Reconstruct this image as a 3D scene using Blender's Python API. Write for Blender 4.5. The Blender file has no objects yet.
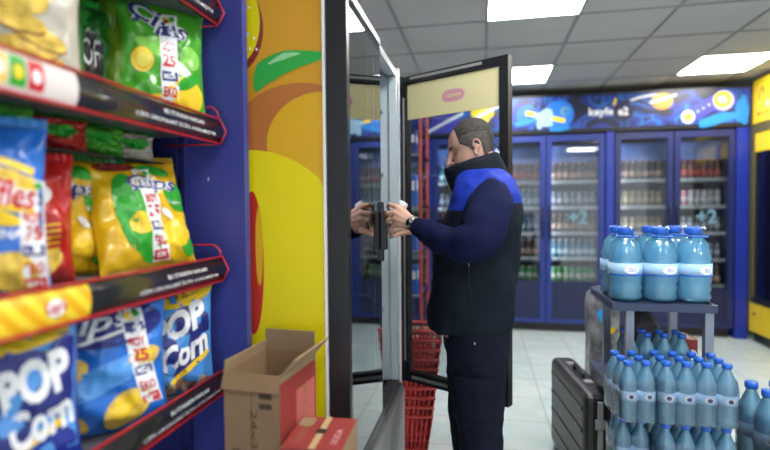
import bpy, bmesh, math, random
from mathutils import Vector, Matrix, noise
random.seed(7)
PI = math.pi
C = bpy.context.scene.collection

# ------------------------------------------------------------------ materials
MATS = {}
def mat(name, col=(.5, .5, .5), rough=.5, metal=0, bump=0, bscale=50, var=0, vscale=5, trans=0, coat=0, emit=0, spec=.5, subs=0):
    if name in MATS: return MATS[name]
    m = bpy.data.materials.new(name); m.use_nodes = True
    nt = m.node_tree; b = nt.nodes['Principled BSDF']
    b.inputs['Base Color'].default_value = (*col, 1)
    b.inputs['Roughness'].default_value = rough
    b.inputs['Metallic'].default_value = metal
    b.inputs['Transmission Weight'].default_value = trans
    b.inputs['Coat Weight'].default_value = coat
    b.inputs['Specular IOR Level'].default_value = spec
    b.inputs['Subsurface Weight'].default_value = subs
    if emit:
        b.inputs['Emission Color'].default_value = (*col, 1); b.inputs['Emission Strength'].default_value = emit
    if bump or var:
        tc = nt.nodes.new('ShaderNodeTexCoord')
    if bump:
        n = nt.nodes.new('ShaderNodeTexNoise'); n.inputs['Scale'].default_value = bscale; n.inputs['Detail'].default_value = 4
        bp = nt.nodes.new('ShaderNodeBump'); bp.inputs['Strength'].default_value = bump; bp.inputs['Distance'].default_value = .01
        nt.links.new(tc.outputs['Object'], n.inputs['Vector']); nt.links.new(n.outputs['Fac'], bp.inputs['Height'])
        nt.links.new(bp.outputs['Normal'], b.inputs['Normal'])
    if var:
        n = nt.nodes.new('ShaderNodeTexNoise'); n.inputs['Scale'].default_value = vscale; n.inputs['Detail'].default_value = 5
        r = nt.nodes.new('ShaderNodeValToRGB')
        r.color_ramp.elements[0].position = .3; r.color_ramp.elements[1].position = .7
        r.color_ramp.elements[0].color = (*[max(0, c*(1-var)) for c in col], 1)
        r.color_ramp.elements[1].color = (*[min(1, c*(1+var)) for c in col], 1)
        nt.links.new(tc.outputs['Object'], n.inputs['Vector']); nt.links.new(n.outputs['Fac'], r.inputs['Fac'])
        nt.links.new(r.outputs['Color'], b.inputs['Base Color'])
    MATS[name] = m
    return m

def clear(name, tint=(.8, .9, .95), refl=1.0, base=0.03, diff=0, dcol=(1, 1, 1), rough=.02, bump=0):
    """thin clear sheet: transparent with Fresnel gloss and, for cloudy plastics, some diffuse"""
    if name in MATS: return MATS[name]
    m = bpy.data.materials.new(name); m.use_nodes = True
    nt = m.node_tree; nt.nodes.clear(); N = nt.nodes.new; L = nt.links.new
    out = N('ShaderNodeOutputMaterial'); tr = N('ShaderNodeBsdfTransparent'); tr.inputs[0].default_value = (*tint, 1)
    gl = N('ShaderNodeBsdfGlossy'); gl.inputs['Roughness'].default_value = rough
    fr = N('ShaderNodeFresnel'); fr.inputs[0].default_value = 1.5
    ma = N('ShaderNodeMath'); ma.operation = 'MULTIPLY_ADD'; ma.inputs[1].default_value = refl; ma.inputs[2].default_value = base; ma.use_clamp = True
    L(fr.outputs[0], ma.inputs[0])
    body = tr
    if diff:
        df = N('ShaderNodeBsdfDiffuse'); df.inputs[0].default_value = (*dcol, 1)
        tl = N('ShaderNodeBsdfTranslucent'); tl.inputs[0].default_value = (*dcol, 1)
        m0 = N('ShaderNodeMixShader'); m0.inputs[0].default_value = .5; L(df.outputs[0], m0.inputs[1]); L(tl.outputs[0], m0.inputs[2])
        m1 = N('ShaderNodeMixShader'); m1.inputs[0].default_value = diff; L(tr.outputs[0], m1.inputs[1]); L(m0.outputs[0], m1.inputs[2]); body = m1
    if bump:
        tc = N('ShaderNodeTexCoord'); n = N('ShaderNodeTexNoise'); n.inputs['Scale'].default_value = 25
        bp = N('ShaderNodeBump'); bp.inputs['Strength'].default_value = bump; bp.inputs['Distance'].default_value = .01
        L(tc.outputs['Object'], n.inputs['Vector']); L(n.outputs['Fac'], bp.inputs['Height']); L(bp.outputs[0], gl.inputs['Normal'])
    m2 = N('ShaderNodeMixShader'); L(ma.outputs[0], m2.inputs[0]); L(body.outputs[0], m2.inputs[1]); L(gl.outputs[0], m2.inputs[2])
    L(m2.outputs[0], out.inputs[0]); MATS[name] = m
    return m

def swirl_mat(name, cols, scale=3, dist=2.5, rough=.35):
    m = bpy.data.materials.new(name); m.use_nodes = True; nt = m.node_tree; b = nt.nodes['Principled BSDF']
    b.inputs['Roughness'].default_value = rough
    tc = nt.nodes.new('ShaderNodeTexCoord'); n = nt.nodes.new('ShaderNodeTexNoise'); n.inputs['Scale'].default_value = scale
    n.inputs['Detail'].default_value = .6; n.inputs['Distortion'].default_value = dist
    r = nt.nodes.new('ShaderNodeValToRGB'); r.color_ramp.interpolation = 'CONSTANT'
    while len(r.color_ramp.elements) < len(cols): r.color_ramp.elements.new(.5)
    for e, (p, c) in zip(r.color_ramp.elements, cols): e.position = p; e.color = (*c, 1)
    nt.links.new(tc.outputs['Object'], n.inputs['Vector']); nt.links.new(n.outputs['Fac'], r.inputs['Fac']); nt.links.new(r.outputs['Color'], b.inputs['Base Color'])
    MATS[name] = m
    return m

# ------------------------------------------------------------------ mesh builder
def frames(pts):
    T = []
    for i in range(len(pts)):
        a = pts[max(0, i-1)]; b = pts[min(len(pts)-1, i+1)]; T.append((b-a).normalized())
    up = Vector((0, 0, 1)) if abs(T[0].z) < .9 else Vector((0, 1, 0))
    x = T[0].cross(up).normalized(); out = []
    for t in T:
        x = (x - t*x.dot(t)).normalized(); out.append((x, t.cross(x)))
    return out

class MB:
    def __init__(s): s.v = []; s.f = []; s.m = []; s.mats = []; s.sm = []
    def mi(s, m):
        if m not in s.mats: s.mats.append(m)
        return s.mats.index(m)
    def add(s, vs, fs, m, M=None, smooth=False):
        k = len(s.v); i = s.mi(m)
        s.v += [tuple(M @ Vector(v)) if M else tuple(v) for v in vs]
        for f in fs: s.f.append(tuple(a+k for a in f)); s.m.append(i); s.sm.append(smooth)
    def box(s, a, b, m, M=None, bev=0):
        x0, y0, z0 = [min(p, q) for p, q in zip(a, b)]; x1, y1, z1 = [max(p, q) for p, q in zip(a, b)]
        if bev:
            bm = bmesh.new(); bmesh.ops.create_cube(bm, size=1)
            for v in bm.verts: v.co = Vector(((x0+x1)/2+v.co.x*(x1-x0), (y0+y1)/2+v.co.y*(y1-y0), (z0+z1)/2+v.co.z*(z1-z0)))
            bmesh.ops.bevel(bm, geom=bm.edges[:], offset=bev, segments=3, affect='EDGES', profile=.5)
            bm.verts.index_update()
            s.add([v.co[:] for v in bm.verts], [[v.index for v in f.verts] for f in bm.faces], m, M); bm.free(); return
        s.add([(x0,y0,z0),(x1,y0,z0),(x1,y1,z0),(x0,y1,z0),(x0,y0,z1),(x1,y0,z1),(x1,y1,z1),(x0,y1,z1)],
              [(0,3,2,1),(4,5,6,7),(0,1,5,4),(1,2,6,5),(2,3,7,6),(3,0,4,7)], m, M)
    def rings(s, R, m, M=None, cap=True, smooth=True):
        n = len(R[0]); vs = [p for r in R for p in r]; fs = []
        for i in range(len(R)-1):
            for j in range(n):
                a = i*n+j; b = i*n+(j+1) % n; fs.append((a, b, b+n, a+n))
        if cap: fs.append(tuple(range(n-1, -1, -1))); fs.append(tuple(range((len(R)-1)*n, len(R)*n)))
        s.add(vs, fs, m, M, smooth)
    def tube(s, pts, rad, m, seg=12, M=None, sx=1, round_ends=False):
        pts = [Vector(p) for p in pts]
        if not hasattr(rad, '__len__'): rad = [rad]*len(pts)
        rad = list(rad)
        if round_ends:
            d0 = (pts[0]-pts[1]).normalized(); d1 = (pts[-1]-pts[-2]).normalized(); r0, r1 = rad[0], rad[-1]
            pre = [(pts[0]+d0*r0*math.sin(a), r0*math.cos(a)) for a in (1.45, 1.0, .5)]
            post = [(pts[-1]+d1*r1*math.sin(a), r1*math.cos(a)) for a in (.5, 1.0, 1.45)]
            pts = [p for p, _ in pre]+pts+[p for p, _ in post]; rad = [r for _, r in pre]+rad+[r for _, r in post]
        F = frames(pts); R = []
        for p, r, (x, y) in zip(pts, rad, F):
            R.append([p + x*math.cos(2*PI*k/seg)*r*sx + y*math.sin(2*PI*k/seg)*r for k in range(seg)])
        s.rings(R, m, M)
    def lathe(s, prof, m, seg=16, M=None, o=(0, 0, 0)):
        s.rings([[(o[0]+r*math.cos(2*PI*k/seg), o[1]+r*math.sin(2*PI*k/seg), o[2]+z) for k in range(seg)] for r, z in prof], m, M)
    def ball(s, c, r, m, sc=(1, 1, 1), M=None, seg=16):
        c = Vector(c)
        s.rings([[c+Vector((sc[0]*r*math.sin(t)*math.cos(2*PI*k/seg), sc[1]*r*math.sin(t)*math.sin(2*PI*k/seg), sc[2]*r*math.cos(t))) for k in range(seg)]
                 for t in [PI-.02-(PI-.04)*i/(seg//2) for i in range(seg//2+1)]], m, M)
    def build(s, name, parent=None, loc=None, rotz=0):
        me = bpy.data.meshes.new(name); me.from_pydata([tuple(v) for v in s.v], [], s.f)
        for m in s.mats: me.materials.append(m)
        me.polygons.foreach_set('material_index', s.m); me.polygons.foreach_set('use_smooth', s.sm); me.update()
        o = bpy.data.objects.new(name, me); C.objects.link(o)
        if parent: o.parent = parent
        if loc: o.location = loc
        if rotz: o.rotation_euler.z = rotz
        return o

def spline(pts, n=6):
    P = [Vector(p) for p in pts]; out = []
    for i in range(len(P)-1):
        a = P[max(0, i-1)]; b = P[i]; c = P[i+1]; d = P[min(len(P)-1, i+2)]
        for k in range(n):
            t = k/n; out.append(.5*((2*b)+(c-a)*t+(2*a-5*b+4*c-d)*t*t+(3*b-a-3*c+d)*t**3))
    out.append(P[-1]); return out
def lerp_list(v, n):
    out = []
    for i in range(len(v)-1):
        for k in range(n): out.append(v[i]+(v[i+1]-v[i])*k/n)
    return out+[v[-1]]
def table(T, x):
    if x <= T[0][0]: return T[0][1:]
    for a, b in zip(T, T[1:]):
        if x <= b[0]:
            t = (x-a[0])/(b[0]-a[0]); t = t*t*(3-2*t)*.4+t*.6
            return tuple(p+(q-p)*t for p, q in zip(a[1:], b[1:]))
    return T[-1][1:]

def tag(o, label, cat, group=None, kind=None):
    o['label'] = label; o['category'] = cat
    if group: o['group'] = group
    if kind: o['kind'] = kind
    return o
def thing(name, label, cat, loc=(0, 0, 0), rotz=0, group=None):
    o = bpy.data.objects.new(name, None); C.objects.link(o); o.location = loc; o.rotation_euler.z = rotz; o.empty_display_size = .05
    return tag(o, label, cat, group)
def copy_tree(o, parent=None):
    c = o.copy(); C.objects.link(c)
    if parent: c.parent = parent
    for ch in list(o.children): copy_tree(ch, c)
    return c

_txt = {}
def text2d(s, bold=.0, shear=0):
    """text as 2D triangles, centred, height 1"""
    k = (s, bold, shear)
    if k in _txt: return _txt[k]
    cu = bpy.data.curves.new('t', 'FONT'); cu.body = s; cu.align_x = 'CENTER'; cu.align_y = 'CENTER'; cu.offset = bold; cu.shear = shear; cu.resolution_u = 3
    o = bpy.data.objects.new('t', cu); C.objects.link(o)
    dg = bpy.context.evaluated_depsgraph_get(); me = bpy.data.meshes.new_from_object(o.evaluated_get(dg))
    bm = bmesh.new(); bm.from_mesh(me); bmesh.ops.triangulate(bm, faces=bm.faces[:])
    long = [e for e in bm.edges if e.calc_length() > .25]
    if long: bmesh.ops.subdivide_edges(bm, edges=long, cuts=2, use_grid_fill=False); bmesh.ops.triangulate(bm, faces=bm.faces[:])
    bm.verts.index_update()
    r = ([(v.co.x, v.co.y) for v in bm.verts], [[v.index for v in f.verts] for f in bm.faces])
    xs = [p[0] for p in r[0]]; ys = [p[1] for p in r[0]]; cx = (min(xs)+max(xs))/2; cy = (min(ys)+max(ys))/2
    r = ([(x-cx, y-cy) for x, y in r[0]], r[1], max(xs)-min(xs), max(ys)-min(ys))
    bm.free(); bpy.data.objects.remove(o); bpy.data.curves.remove(cu); bpy.data.meshes.remove(me)
    _txt[k] = r
    return r

# 2D prints mapped on a surface S(u, v, h) -> 3D
def p_text(mb, S, s, u, v, w, h, m, lift, ang=0, bold=.0, shear=0):
    V, F, tw, th = text2d(s, bold, shear); ca, sa = math.cos(ang), math.sin(ang)
    pts = []
    for x, y in V:
        x = x/tw*w; y = y/th*h; pts.append(S(u+x*ca-y*sa, v+x*sa+y*ca, lift))
    mb.add(pts, F, m)
def p_ell(mb, S, u, v, ru, rv, m, lift, ang=0, n=28, rr=7, a0=0, a1=2*PI, wob=0, sq=2):
    pts = [S(u, v, lift)]; ca, sa = math.cos(ang), math.sin(ang)
    for i in range(1, rr+1):
        for k in range(n):
            t = 2*PI*k/n; w = 1+wob*math.sin(3*t+u*9)+wob*.6*math.sin(5*t+v*7)
            c, s_ = math.cos(t), math.sin(t); e = 2/sq
            x = ru*i/rr*w*math.copysign(abs(c)**e, c); y = rv*i/rr*w*math.copysign(abs(s_)**e, s_)
            pts.append(S(u+x*ca-y*sa, v+x*sa+y*ca, lift))
    F = [(0, 1+k, 1+(k+1) % n) for k in range(n)]
    for i in range(rr-1):
        for k in range(n):
            a = 1+i*n+k; b = 1+i*n+(k+1) % n; F.append((a, a+n, b+n, b))
    mb.add(pts, F, m)
def p_strip(mb, S, pts, w, m, lift, n=6):
    P = [(p.x, p.y) for p in spline([(a, b, 0) for a, b in pts], n)]; V = []; 
    W = lerp_list(w, n) if hasattr(w, '__len__') else [w]*len(P)
    for i, (x, y) in enumerate(P):
        a = P[max(0, i-1)]; b = P[min(len(P)-1, i+1)]; dx, dy = b[0]-a[0], b[1]-a[1]; l = math.hypot(dx, dy) or 1
        for t in (-1, 0, 1): V.append(S(x-dy/l*W[i]*t/2, y+dx/l*W[i]*t/2, lift))
    F = []
    for i in range(len(P)-1):
        for k in (0, 1): a = i*3+k; F.append((a, a+3, a+4, a+1))
    mb.add(V, F, m)
def p_rect(mb, S, u0, v0, u1, v1, m, lift, nu=6, nv=6):
    V = [S(u0+(u1-u0)*i/nu, v0+(v1-v0)*j/nv, lift) for j in range(nv+1) for i in range(nu+1)]
    mb.add(V, [(j*(nu+1)+i, j*(nu+1)+i+1, (j+1)*(nu+1)+i+1, (j+1)*(nu+1)+i) for j in range(nv) for i in range(nu)], m)

# ------------------------------------------------------------------ colours
white = mat('white_paint', (.8, .8, .8), .4)
pwhite = mat('print_white', (.85, .85, .87), .3)
pblack = mat('print_black', (.01, .01, .012), .35)
pnavy = mat('print_navy', (.02, .03, .2), .3)
pred = mat('print_red', (.6, .02, .03), .3)
pyel = mat('print_yellow', (.9, .6, .02), .3)
pyel2 = mat('print_chip_yellow', (.85, .55, .08), .45, var=.25, vscale=60)
porange = mat('print_orange', (.75, .28, .02), .4)
pgreen = mat('print_green', (.03, .36, .03), .3)
pltgreen = mat('print_light_green', (.25, .62, .1), .3)
pcyan = mat('print_cyan', (.05, .4, .85), .3)
ppink = mat('print_pink', (.75, .45, .5), .4)
black_metal = mat('black_metal', (.012, .012, .014), .35)
blue_panel = mat('blue_painted_steel', (.042, .052, .26), .4, var=.06, vscale=3)
bright_blue = mat('bright_blue_steel', (.012, .03, .30), .35)
navy_frame = mat('navy_steel', (.012, .020, .11), .35)
red_wire = mat('red_wire', (.5, .02, .035), .35)
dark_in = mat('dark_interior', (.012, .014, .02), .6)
steel = mat('steel', (.6, .6, .6), .3, metal=.9)
greyp = mat('grey_plastic', (.3, .3, .3), .45)
glass = clear('door_glass', (.92, .95, .97), 1.3, .02)
side_glass = clear('reflective_glass', (.55, .62, .66), 1.9, .08)

# ------------------------------------------------------------------ setting
H = 2.607
def struct(mb, name):
    o = mb.build(name); o['kind'] = 'structure'; return o
fm = bpy.data.materials.new('floor_tiles'); fm.use_nodes = True; nt = fm.node_tree; b = nt.nodes['Principled BSDF']
tc = nt.nodes.new('ShaderNodeTexCoord'); br = nt.nodes.new('ShaderNodeTexBrick'); br.offset = 0; br.inputs['Scale'].default_value = 1
br.inputs['Brick Width'].default_value = .4; br.inputs['Row Height'].default_value = .4; br.inputs['Mortar Size'].default_value = .004
br.inputs['Color1'].default_value = (.60, .66, .65, 1); br.inputs['Color2'].default_value = (.64, .69, .68, 1); br.inputs['Mortar'].default_value = (.42, .42, .4, 1)
ns = nt.nodes.new('ShaderNodeTexNoise'); ns.inputs['Scale'].default_value = 3; ns.inputs['Detail'].default_value = 8; ns.inputs['Distortion'].default_value = 1.5
rp = nt.nodes.new('ShaderNodeValToRGB'); rp.color_ramp.elements[0].position = .35; rp.color_ramp.elements[0].color = (.72, .86, .84, 1); rp.color_ramp.elements[1].position = .7; rp.color_ramp.elements[1].color = (1, 1, 1, 1)
mx = nt.nodes.new('ShaderNodeMix'); mx.data_type = 'RGBA'; mx.blend_type = 'MULTIPLY'; mx.inputs[0].default_value = .8
nt.links.new(tc.outputs['Object'], br.inputs['Vector']); nt.links.new(tc.outputs['Object'], ns.inputs['Vector']); nt.links.new(ns.outputs['Fac'], rp.inputs['Fac'])
nt.links.new(br.outputs['Color'], mx.inputs[6]); nt.links.new(rp.outputs['Color'], mx.inputs[7]); nt.links.new(mx.outputs[2], b.inputs['Base Color'])
b.inputs['Roughness'].default_value = .22
X0, X1, Y0, Y1 = -1.2, 4.0, -2.2, 6.4
mb = MB(); mb.box((X0-.1, Y0, -.1), (X1+.1, Y1+.1, 0), fm); struct(mb, 'floor')
wallm = mat('wall_paint', (.55, .56, .58), .7, var=.04)
mb = MB(); mb.box((X0, Y1, 0), (X1, Y1+.1, H+.1), wallm); struct(mb, 'wall_back')
mb = MB(); mb.box((X0-.1, Y0, 0), (X0, Y1+.1, H+.1), wallm); struct(mb, 'wall_left')
mb = MB(); mb.box((X1, Y0, 0), (X1+.1, Y1+.1, H+.1), wallm); struct(mb, 'wall_right')
# ceiling: tiles of 0.6 m with the panel openings left out, and the grid of bars
tile = mat('ceiling_tile', (.52, .51, .50), .9, bump=.25, bscale=180, var=.06, vscale=1.3)
bar = mat('ceiling_bar', (.32, .315, .31), .6)
gx, gy = .033, 3.513
lights = [(0, -1), (0, 2), (3, 2), (3, -1), (0, -4), (3, -4), (0, -7), (3, -7)]
mb = MB()
rnd = random.Random(3)
for i in range(-3, 7):
    for j in range(-10, 5):
        if (i, j) in lights: continue
        x, y = gx+.6*i, gy+.6*j
        a, b_, c, d = max(x, X0), max(y, Y0), min(x+.6, X1), min(y+.6, Y1)
        if c-a < .02 or d-b_ < .02: continue
        mb.box((a+.004, b_+.004, H+rnd.uniform(0, .003)), (c-.004, d-.004, H+.03), tile)
co = struct(mb, 'ceiling')
mb = MB()
for i in range(-2, 7): mb.box((gx+.6*i-.009, Y0, H-.005), (gx+.6*i+.009, Y1, H+.002), bar)
for j in range(-9, 5): mb.box((X0, gy+.6*j-.009, H-.0045), (X1, gy+.6*j+.009, H+.0015), bar)
struct(mb, 'trim_1')
mb = MB(); mb.box((X0-.1, Y0, H+.05), (X1+.1, Y1+.1, H+.12), wallm); struct(mb, 'trim_2')
panel = mat('panel_light', (1, .985, .96), .5, emit=22)
lab = {(0, -1): 'square white ceiling light panel nearest above the man', (0, 2): 'white ceiling light panel behind the top corner of the open glass door',
       (3, 2): 'white ceiling light panel in front of the yellow cooler'}
for (i, j) in lights:
    x, y = gx+.6*i, gy+.6*j
    t = thing('ceiling_light', lab.get((i, j), 'white square ceiling light panel out of view behind the photographer'), 'ceiling light', (x+.3, y+.3, H), group='ceiling light panels')
    m1 = MB(); m1.box((-.288, -.288, -.001), (.288, .288, .003), panel); m1.build('diffuser', t)
    m2 = MB()
    for s in (-1, 1):
        m2.box((s*.288, -.296, -.004), (s*.296, .296, .02), white); m2.box((-.288, s*.288, -.004), (.288, s*.296, .02), white)
    m2.build('frame', t)

# ------------------------------------------------------------------ snack shelf (left)
XF = -.729; YE = 1.33
sh = thing('snack_shelf', 'blue snack rack with red-edged shelves and black printed shelf fronts', 'shelf rack', (0, 0, 0))
mb = MB(); mb.box((-1.19, -.6, 0), (-1.16, 1.36, 2.3), blue_panel); mb.build('back_panel', sh)
mb = MB(); mb.box((-1.16, 1.362, 0), (-.683, 1.392, 2.5), blue_panel); mb.box((-1.16, 1.335, 0), (-.885, 1.362, 2.5), mat('dark_and_shaded_blue_steel', (.015, .02, .13), .5))  # rack's own inner side, with the shelf shade put into its darker blue
mb.box((-.80, 1.3615, 1.42), (-.797, 1.3625, 1.43), pwhite); mb.build('side_panel', sh)
mb = MB()
for k in range(18):
    for x in (-.874,): mb.box((x, 1.3335, .3+k*.1), (x+.004, 1.3365, .33+k*.1), black_metal)
mb.box((-.885, 1.339, .2), (-.862, 1.361, 2.4), mat('dark_and_shaded_blue_steel', (.015, .02, .13), .5)); mb.build('upright', sh)
lipm = mat('shelf_front_black', (.02, .021, .025), .2, coat=.4)
shelf_steel = mat('shelf_steel', (.12, .12, .14), .45)
stripe_m = bpy.data.materials.new('yellow_striped_label'); stripe_m.use_nodes = True; nt = stripe_m.node_tree; b = nt.nodes['Principled BSDF']; b.inputs['Roughness'].default_value = .3
tc = nt.nodes.new('ShaderNodeTexCoord'); wv = nt.nodes.new('ShaderNodeTexWave'); wv.inputs['Scale'].default_value = 14; wv.bands_direction = 'DIAGONAL'
rp = nt.nodes.new('ShaderNodeValToRGB'); rp.color_ramp.elements[0].position = .45; rp.color_ramp.elements[0].color = (.85, .42, .01, 1); rp.color_ramp.elements[1].position = .55; rp.color_ramp.elements[1].color = (.95, .66, .04, 1)
nt.links.new(tc.outputs['Object'], wv.inputs['Vector']); nt.links.new(wv.outputs['Fac'], rp.inputs['Fac']); nt.links.new(rp.outputs['Color'], b.inputs['Base Color'])
LEV = [(1.93, 'top'), (1.592, 'a'), (1.197, 'b'), (.867, 'c')]
for zt, k in LEV:
    dz = .03 if k == 'c' else 0
    sb = MB(); sb.box((-1.16, -.6, zt-.045-dz), (XF-.01-dz*.6, YE, zt-.02-dz), shelf_steel)
    shelf = sb.build('shelf', sh)
    # curved printed front
    def lip(y, t, h):      # y along, t 0..1 bottom to top
        a = -1.15+2.3*t; r = .034
        return (XF-.004+r*(math.cos(a)-1)*.5+h*math.cos(a), y, zt-.035+r*math.sin(a)*1.03+h*math.sin(a))
    lm = MB(); n = 12; ys = [-.6+(YE+.6)*i/4 for i in range(5)]
    lm.rings([[lip(y, i/n, 0) for i in range(n+1)]+[(XF-.03, y, zt-.005), (XF-.03, y, zt-.066)] for y in ys], lipm)
    S = lambda u, v, h: lip(u, v, h)
    for (yy, txt, w, v, h) in ((1.13, 'CİPS ÜRÜNLERİ İÇİN AYRILMIŞTIR', .33, .36, .17), (1.15, 'BU STANDIN RAFLARI', .17, .64, .13)):
        p_text(lm, S, txt, yy, v, w, h, pwhite, .0006, bold=.01)
    if k == 'b':
        p_rect(lm, S, .2, .05, .825, .95, stripe_m, .0007, 4, 8)
        p_ell(lm, S, .745, .5, .02, .2, pwhite, .0012); p_text(lm, S, "Lay's", .745, .5, .045, .3, pred, .0017, bold=.03)
    if k == 'a':
        lb = mat('pinkish_label', (.75, .66, .64), .3)
        p_rect(lm, S, .2, .05, .808, .95, lb, .0007, 4, 8)
        for q in range(7):
            mm = [pyel2, pgreen, pred, pnavy][q % 4]
            p_rect(lm, S, .50+q*.034, .2, .53+q*.034, .85, mm, .0012, 2, 4)
            p_ell(lm, S, .515+q*.034, .5, .009, .15, [pwhite, pyel, pwhite, pred][q % 4], .0016, n=10, rr=2)
    lm.build('shelf_front', shelf)
    rm = MB()
    for zz in (zt+.001, zt-.069): rm.tube([(XF-.012, -.6, zz), (XF-.012, YE, zz)], .0035, red_wire, 8)
    rm.tube([(XF-.012, YE, zt+.001), (XF+.006, YE+.003, zt-.035), (XF-.012, YE, zt-.069)], .003, red_wire, 8)
    rm.tube([(XF-.012, YE, zt-.069), (-.92, YE, zt-.069)], .003, red_wire, 8)
    if k in 'ab':
        rm.tube([(-.92, YE-.01, zt+.0), (-.92, YE-.01, zt+.035), (XF-.03, YE-.01, zt+.035), (XF-.012, YE-.01, zt+.02), (XF-.012, YE-.01, zt)], .0028, red_wire, 8)
    rm.build('red_rim', shelf)
# legs / plinth
mb = MB(); mb.box((-1.16, -.6, 0), (-.74, 1.33, .12), blue_panel); mb.build('plinth', sh)

# ---- bags
def bag(name, label, loc, rotz, w, h, d, base, paint, seal_m, lean=0, roll=0, strip=None, seed=0, group=None):
    t = thing(name, label, 'chips bag', loc, rotz, group); t.rotation_euler.x = lean; t.rotation_euler.y = roll
    rr = random.Random(seed); off = rr.uniform(0, 50)
    def S(u, v, hh):     # u,v in -1..1 ; front surface (towards -Y)
        uu, vv = max(-1, min(1, u)), max(-1, min(1, v))
        prof = max(0, 1-abs(uu)**2.4)**.55*max(0, 1-abs(vv)**4)**.7
        neck = 1-.07*(1-vv*vv)
        wr = noise.noise(Vector((uu*2.2+off, vv*2.6, off)))*.014+noise.noise(Vector((uu*6+off, vv*5, off*2)))*.005*(1+abs(vv))
        wr += .004*math.sin(uu*22+off)*abs(vv)**6
        y = -d/2*prof-wr*min(1, prof*2)
        return (u*w/2*neck, y-hh-(.001 if hh else 0), h/2+v*h/2)
    def B(u, v, hh):
        x, y, z = S(-u, v, 0); return (-x*1.0, -y*.9+.0005, z)
    m = MB(); nu, nv = 48, 54
    for fn in (S, B):
        V = [fn(-1+2*i/nu, -1+2*j/nv, 0) for j in range(nv+1) for i in range(nu+1)]
        F = [(j*(nu+1)+i, j*(nu+1)+i+1, (j+1)*(nu+1)+i+1, (j+1)*(nu+1)+i) for j in range(nv) for i in range(nu)]
        if fn is B: F = [f[::-1] for f in F]; V = [(-x, y, z) for x, y, z in V]; V = [fn(-1+2*i/nu, -1+2*j/nv, 0) for j in range(nv+1) for i in range(nu+1)]
        m.add(V, F, base, smooth=True)
    paint(m, S)
    m.build('pouch', t)
    for vz, sg in ((1, 1), (-1, -1)):
        s = MB(); zc = h/2+vz*h/2; V = []; n = 40
        for j in (0, 1):
            for i in range(n+1):
                u = -1+2*i/n; V.append((u*w/2, .0025*math.sin(i*2.2)+noise.noise(Vector((u*3, off, vz)))*.008, zc+sg*(j*.018-.001)+(.0015*(i % 2) if j else 0)))
        s.add(V, [(i, i+1, n+2+i, n+1+i) for i in range(n)], seal_m)
        s.add([(x, y+.0012, z) for x, y, z in V], [(i, n+1+i, n+2+i, i+1) for i in range(n)], seal_m)
        s.build('seal', t)
    if strip:
        ps = MB(); strip(ps, S); ps.build('price_strip', t)
    return t, S
def price_strip(u0, v0, u1, v1, price='25'):
    ps = mat('strip_pink', (.75, .6, .62), .3)
    def fn(m, S):
        def Q(a, b_, hh):      # a across -1..1, b 0..1 along from (u0,v0) to (u1,v1)
            return S(u1+(u0-u1)*b_+a*.17, v1+(v0-v1)*b_, hh+.0016)
        p_rect(m, Q, -1, 0, 1, 1, pwhite, 0, 3, 14)
        for i, (c, mm) in enumerate(((.06, pred), (.2, pred), (.36, pnavy), (.52, pred), (.66, ps), (.82, pnavy))):
            if i in (1, 4):
                p_text(m, Q, 'EKO' if i == 1 else 'BOY', 0, c, 1.5, .1, pred, .0008, bold=.03)
            elif i == 3: p_text(m, Q, price, 0, c, 1.5, .13, pred, .0008, bold=.04)
            else:
                p_rect(m, Q, -.85, c-.05, .85, c+.05, mm, .0008, 2, 3); p_text(m, Q, 'MEGA' if i else 'SÜPER', 0, c, 1.3, .06, pwhite, .0014, bold=.03)
        p_ell(m, Q, -.2, .93, .5, .04, pyel, .0008); p_ell(m, Q, .4, .95, .3, .03, pgreen, .0012)
    return fn
g_bag = mat('bag_green_film', (.07, .38, .02), .28, bump=.12, bscale=12, coat=.3)
dg_bag = mat('bag_dark_green_film', (.01, .13, .015), .28, bump=.15, bscale=12, coat=.3)
y_bag = mat('bag_yellow_film', (.80, .48, .01), .28, bump=.12, bscale=12, coat=.3)
b_bag = mat('bag_blue_film', (.02, .16, .62), .25, bump=.12, bscale=12, coat=.3)
n_bag = mat('bag_navy_film', (.015, .03, .28), .25, bump=.12, bscale=12, coat=.3)
lb_bag = mat('bag_light_blue_film', (.08, .3, .72), .25, bump=.12, bscale=12, coat=.3)
r_bag = mat('bag_red_film', (.5, .015, .015), .28, bump=.12, bscale=12, coat=.3)
c_bag = mat('bag_cream_film', (.55, .5, .42), .35, bump=.12, bscale=12, coat=.2)
seal_y = mat('seal_gold', (.55, .33, .02), .35); silver = mat('bag_silver_edge', (.45, .42, .42), .3, metal=.4)

def paint_cips_green(m, S):
    p_ell(m, S, -.85, 0, .22, 1.0, mat('print_olive_green', (.12, .24, .01), .3), .0008)
    p_ell(m, S, -.1, .15, .3, .16, pltgreen, .0008, wob=.1); p_ell(m, S, -.3, -.1, .2, .19, pyel, .0016); p_ell(m, S, -.28, -.1, .12, .11, mat('print_lemon', (.95, .8, .1), .3), .0022)
    p_ell(m, S, .5, -.6, .42, .3, pyel, .0012, .3, wob=.06); p_ell(m, S, -.1, -.75, .25, .12, pyel, .0012, .3)
    p_ell(m, S, .65, .05, .22, .2, pltgreen, .001); p_ell(m, S, .4, -.15, .3, .1, pwhite, .001, -.4, wob=.1); p_ell(m, S, .6, -.35, .3, .1, pgreen, .0018, .5)
    for dx, l, mm, bo in ((0, .002, pwhite, .075), (0, .0028, pnavy, .012)): p_text(m, S, 'Çips', .05+dx, .55, 1.15, .42, mm, l, -.28, bold=bo, shear=.2)
bag('chips_bag', 'green bag with lemon picture standing at the right end of the upper shelf', (-.872, 1.225, 1.574), math.radians(48), .28, 0.33, .11, g_bag, paint_cips_green, dg_bag, strip=price_strip(.22, .72, .2, -.9), lean=-.06, seed=1)

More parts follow.
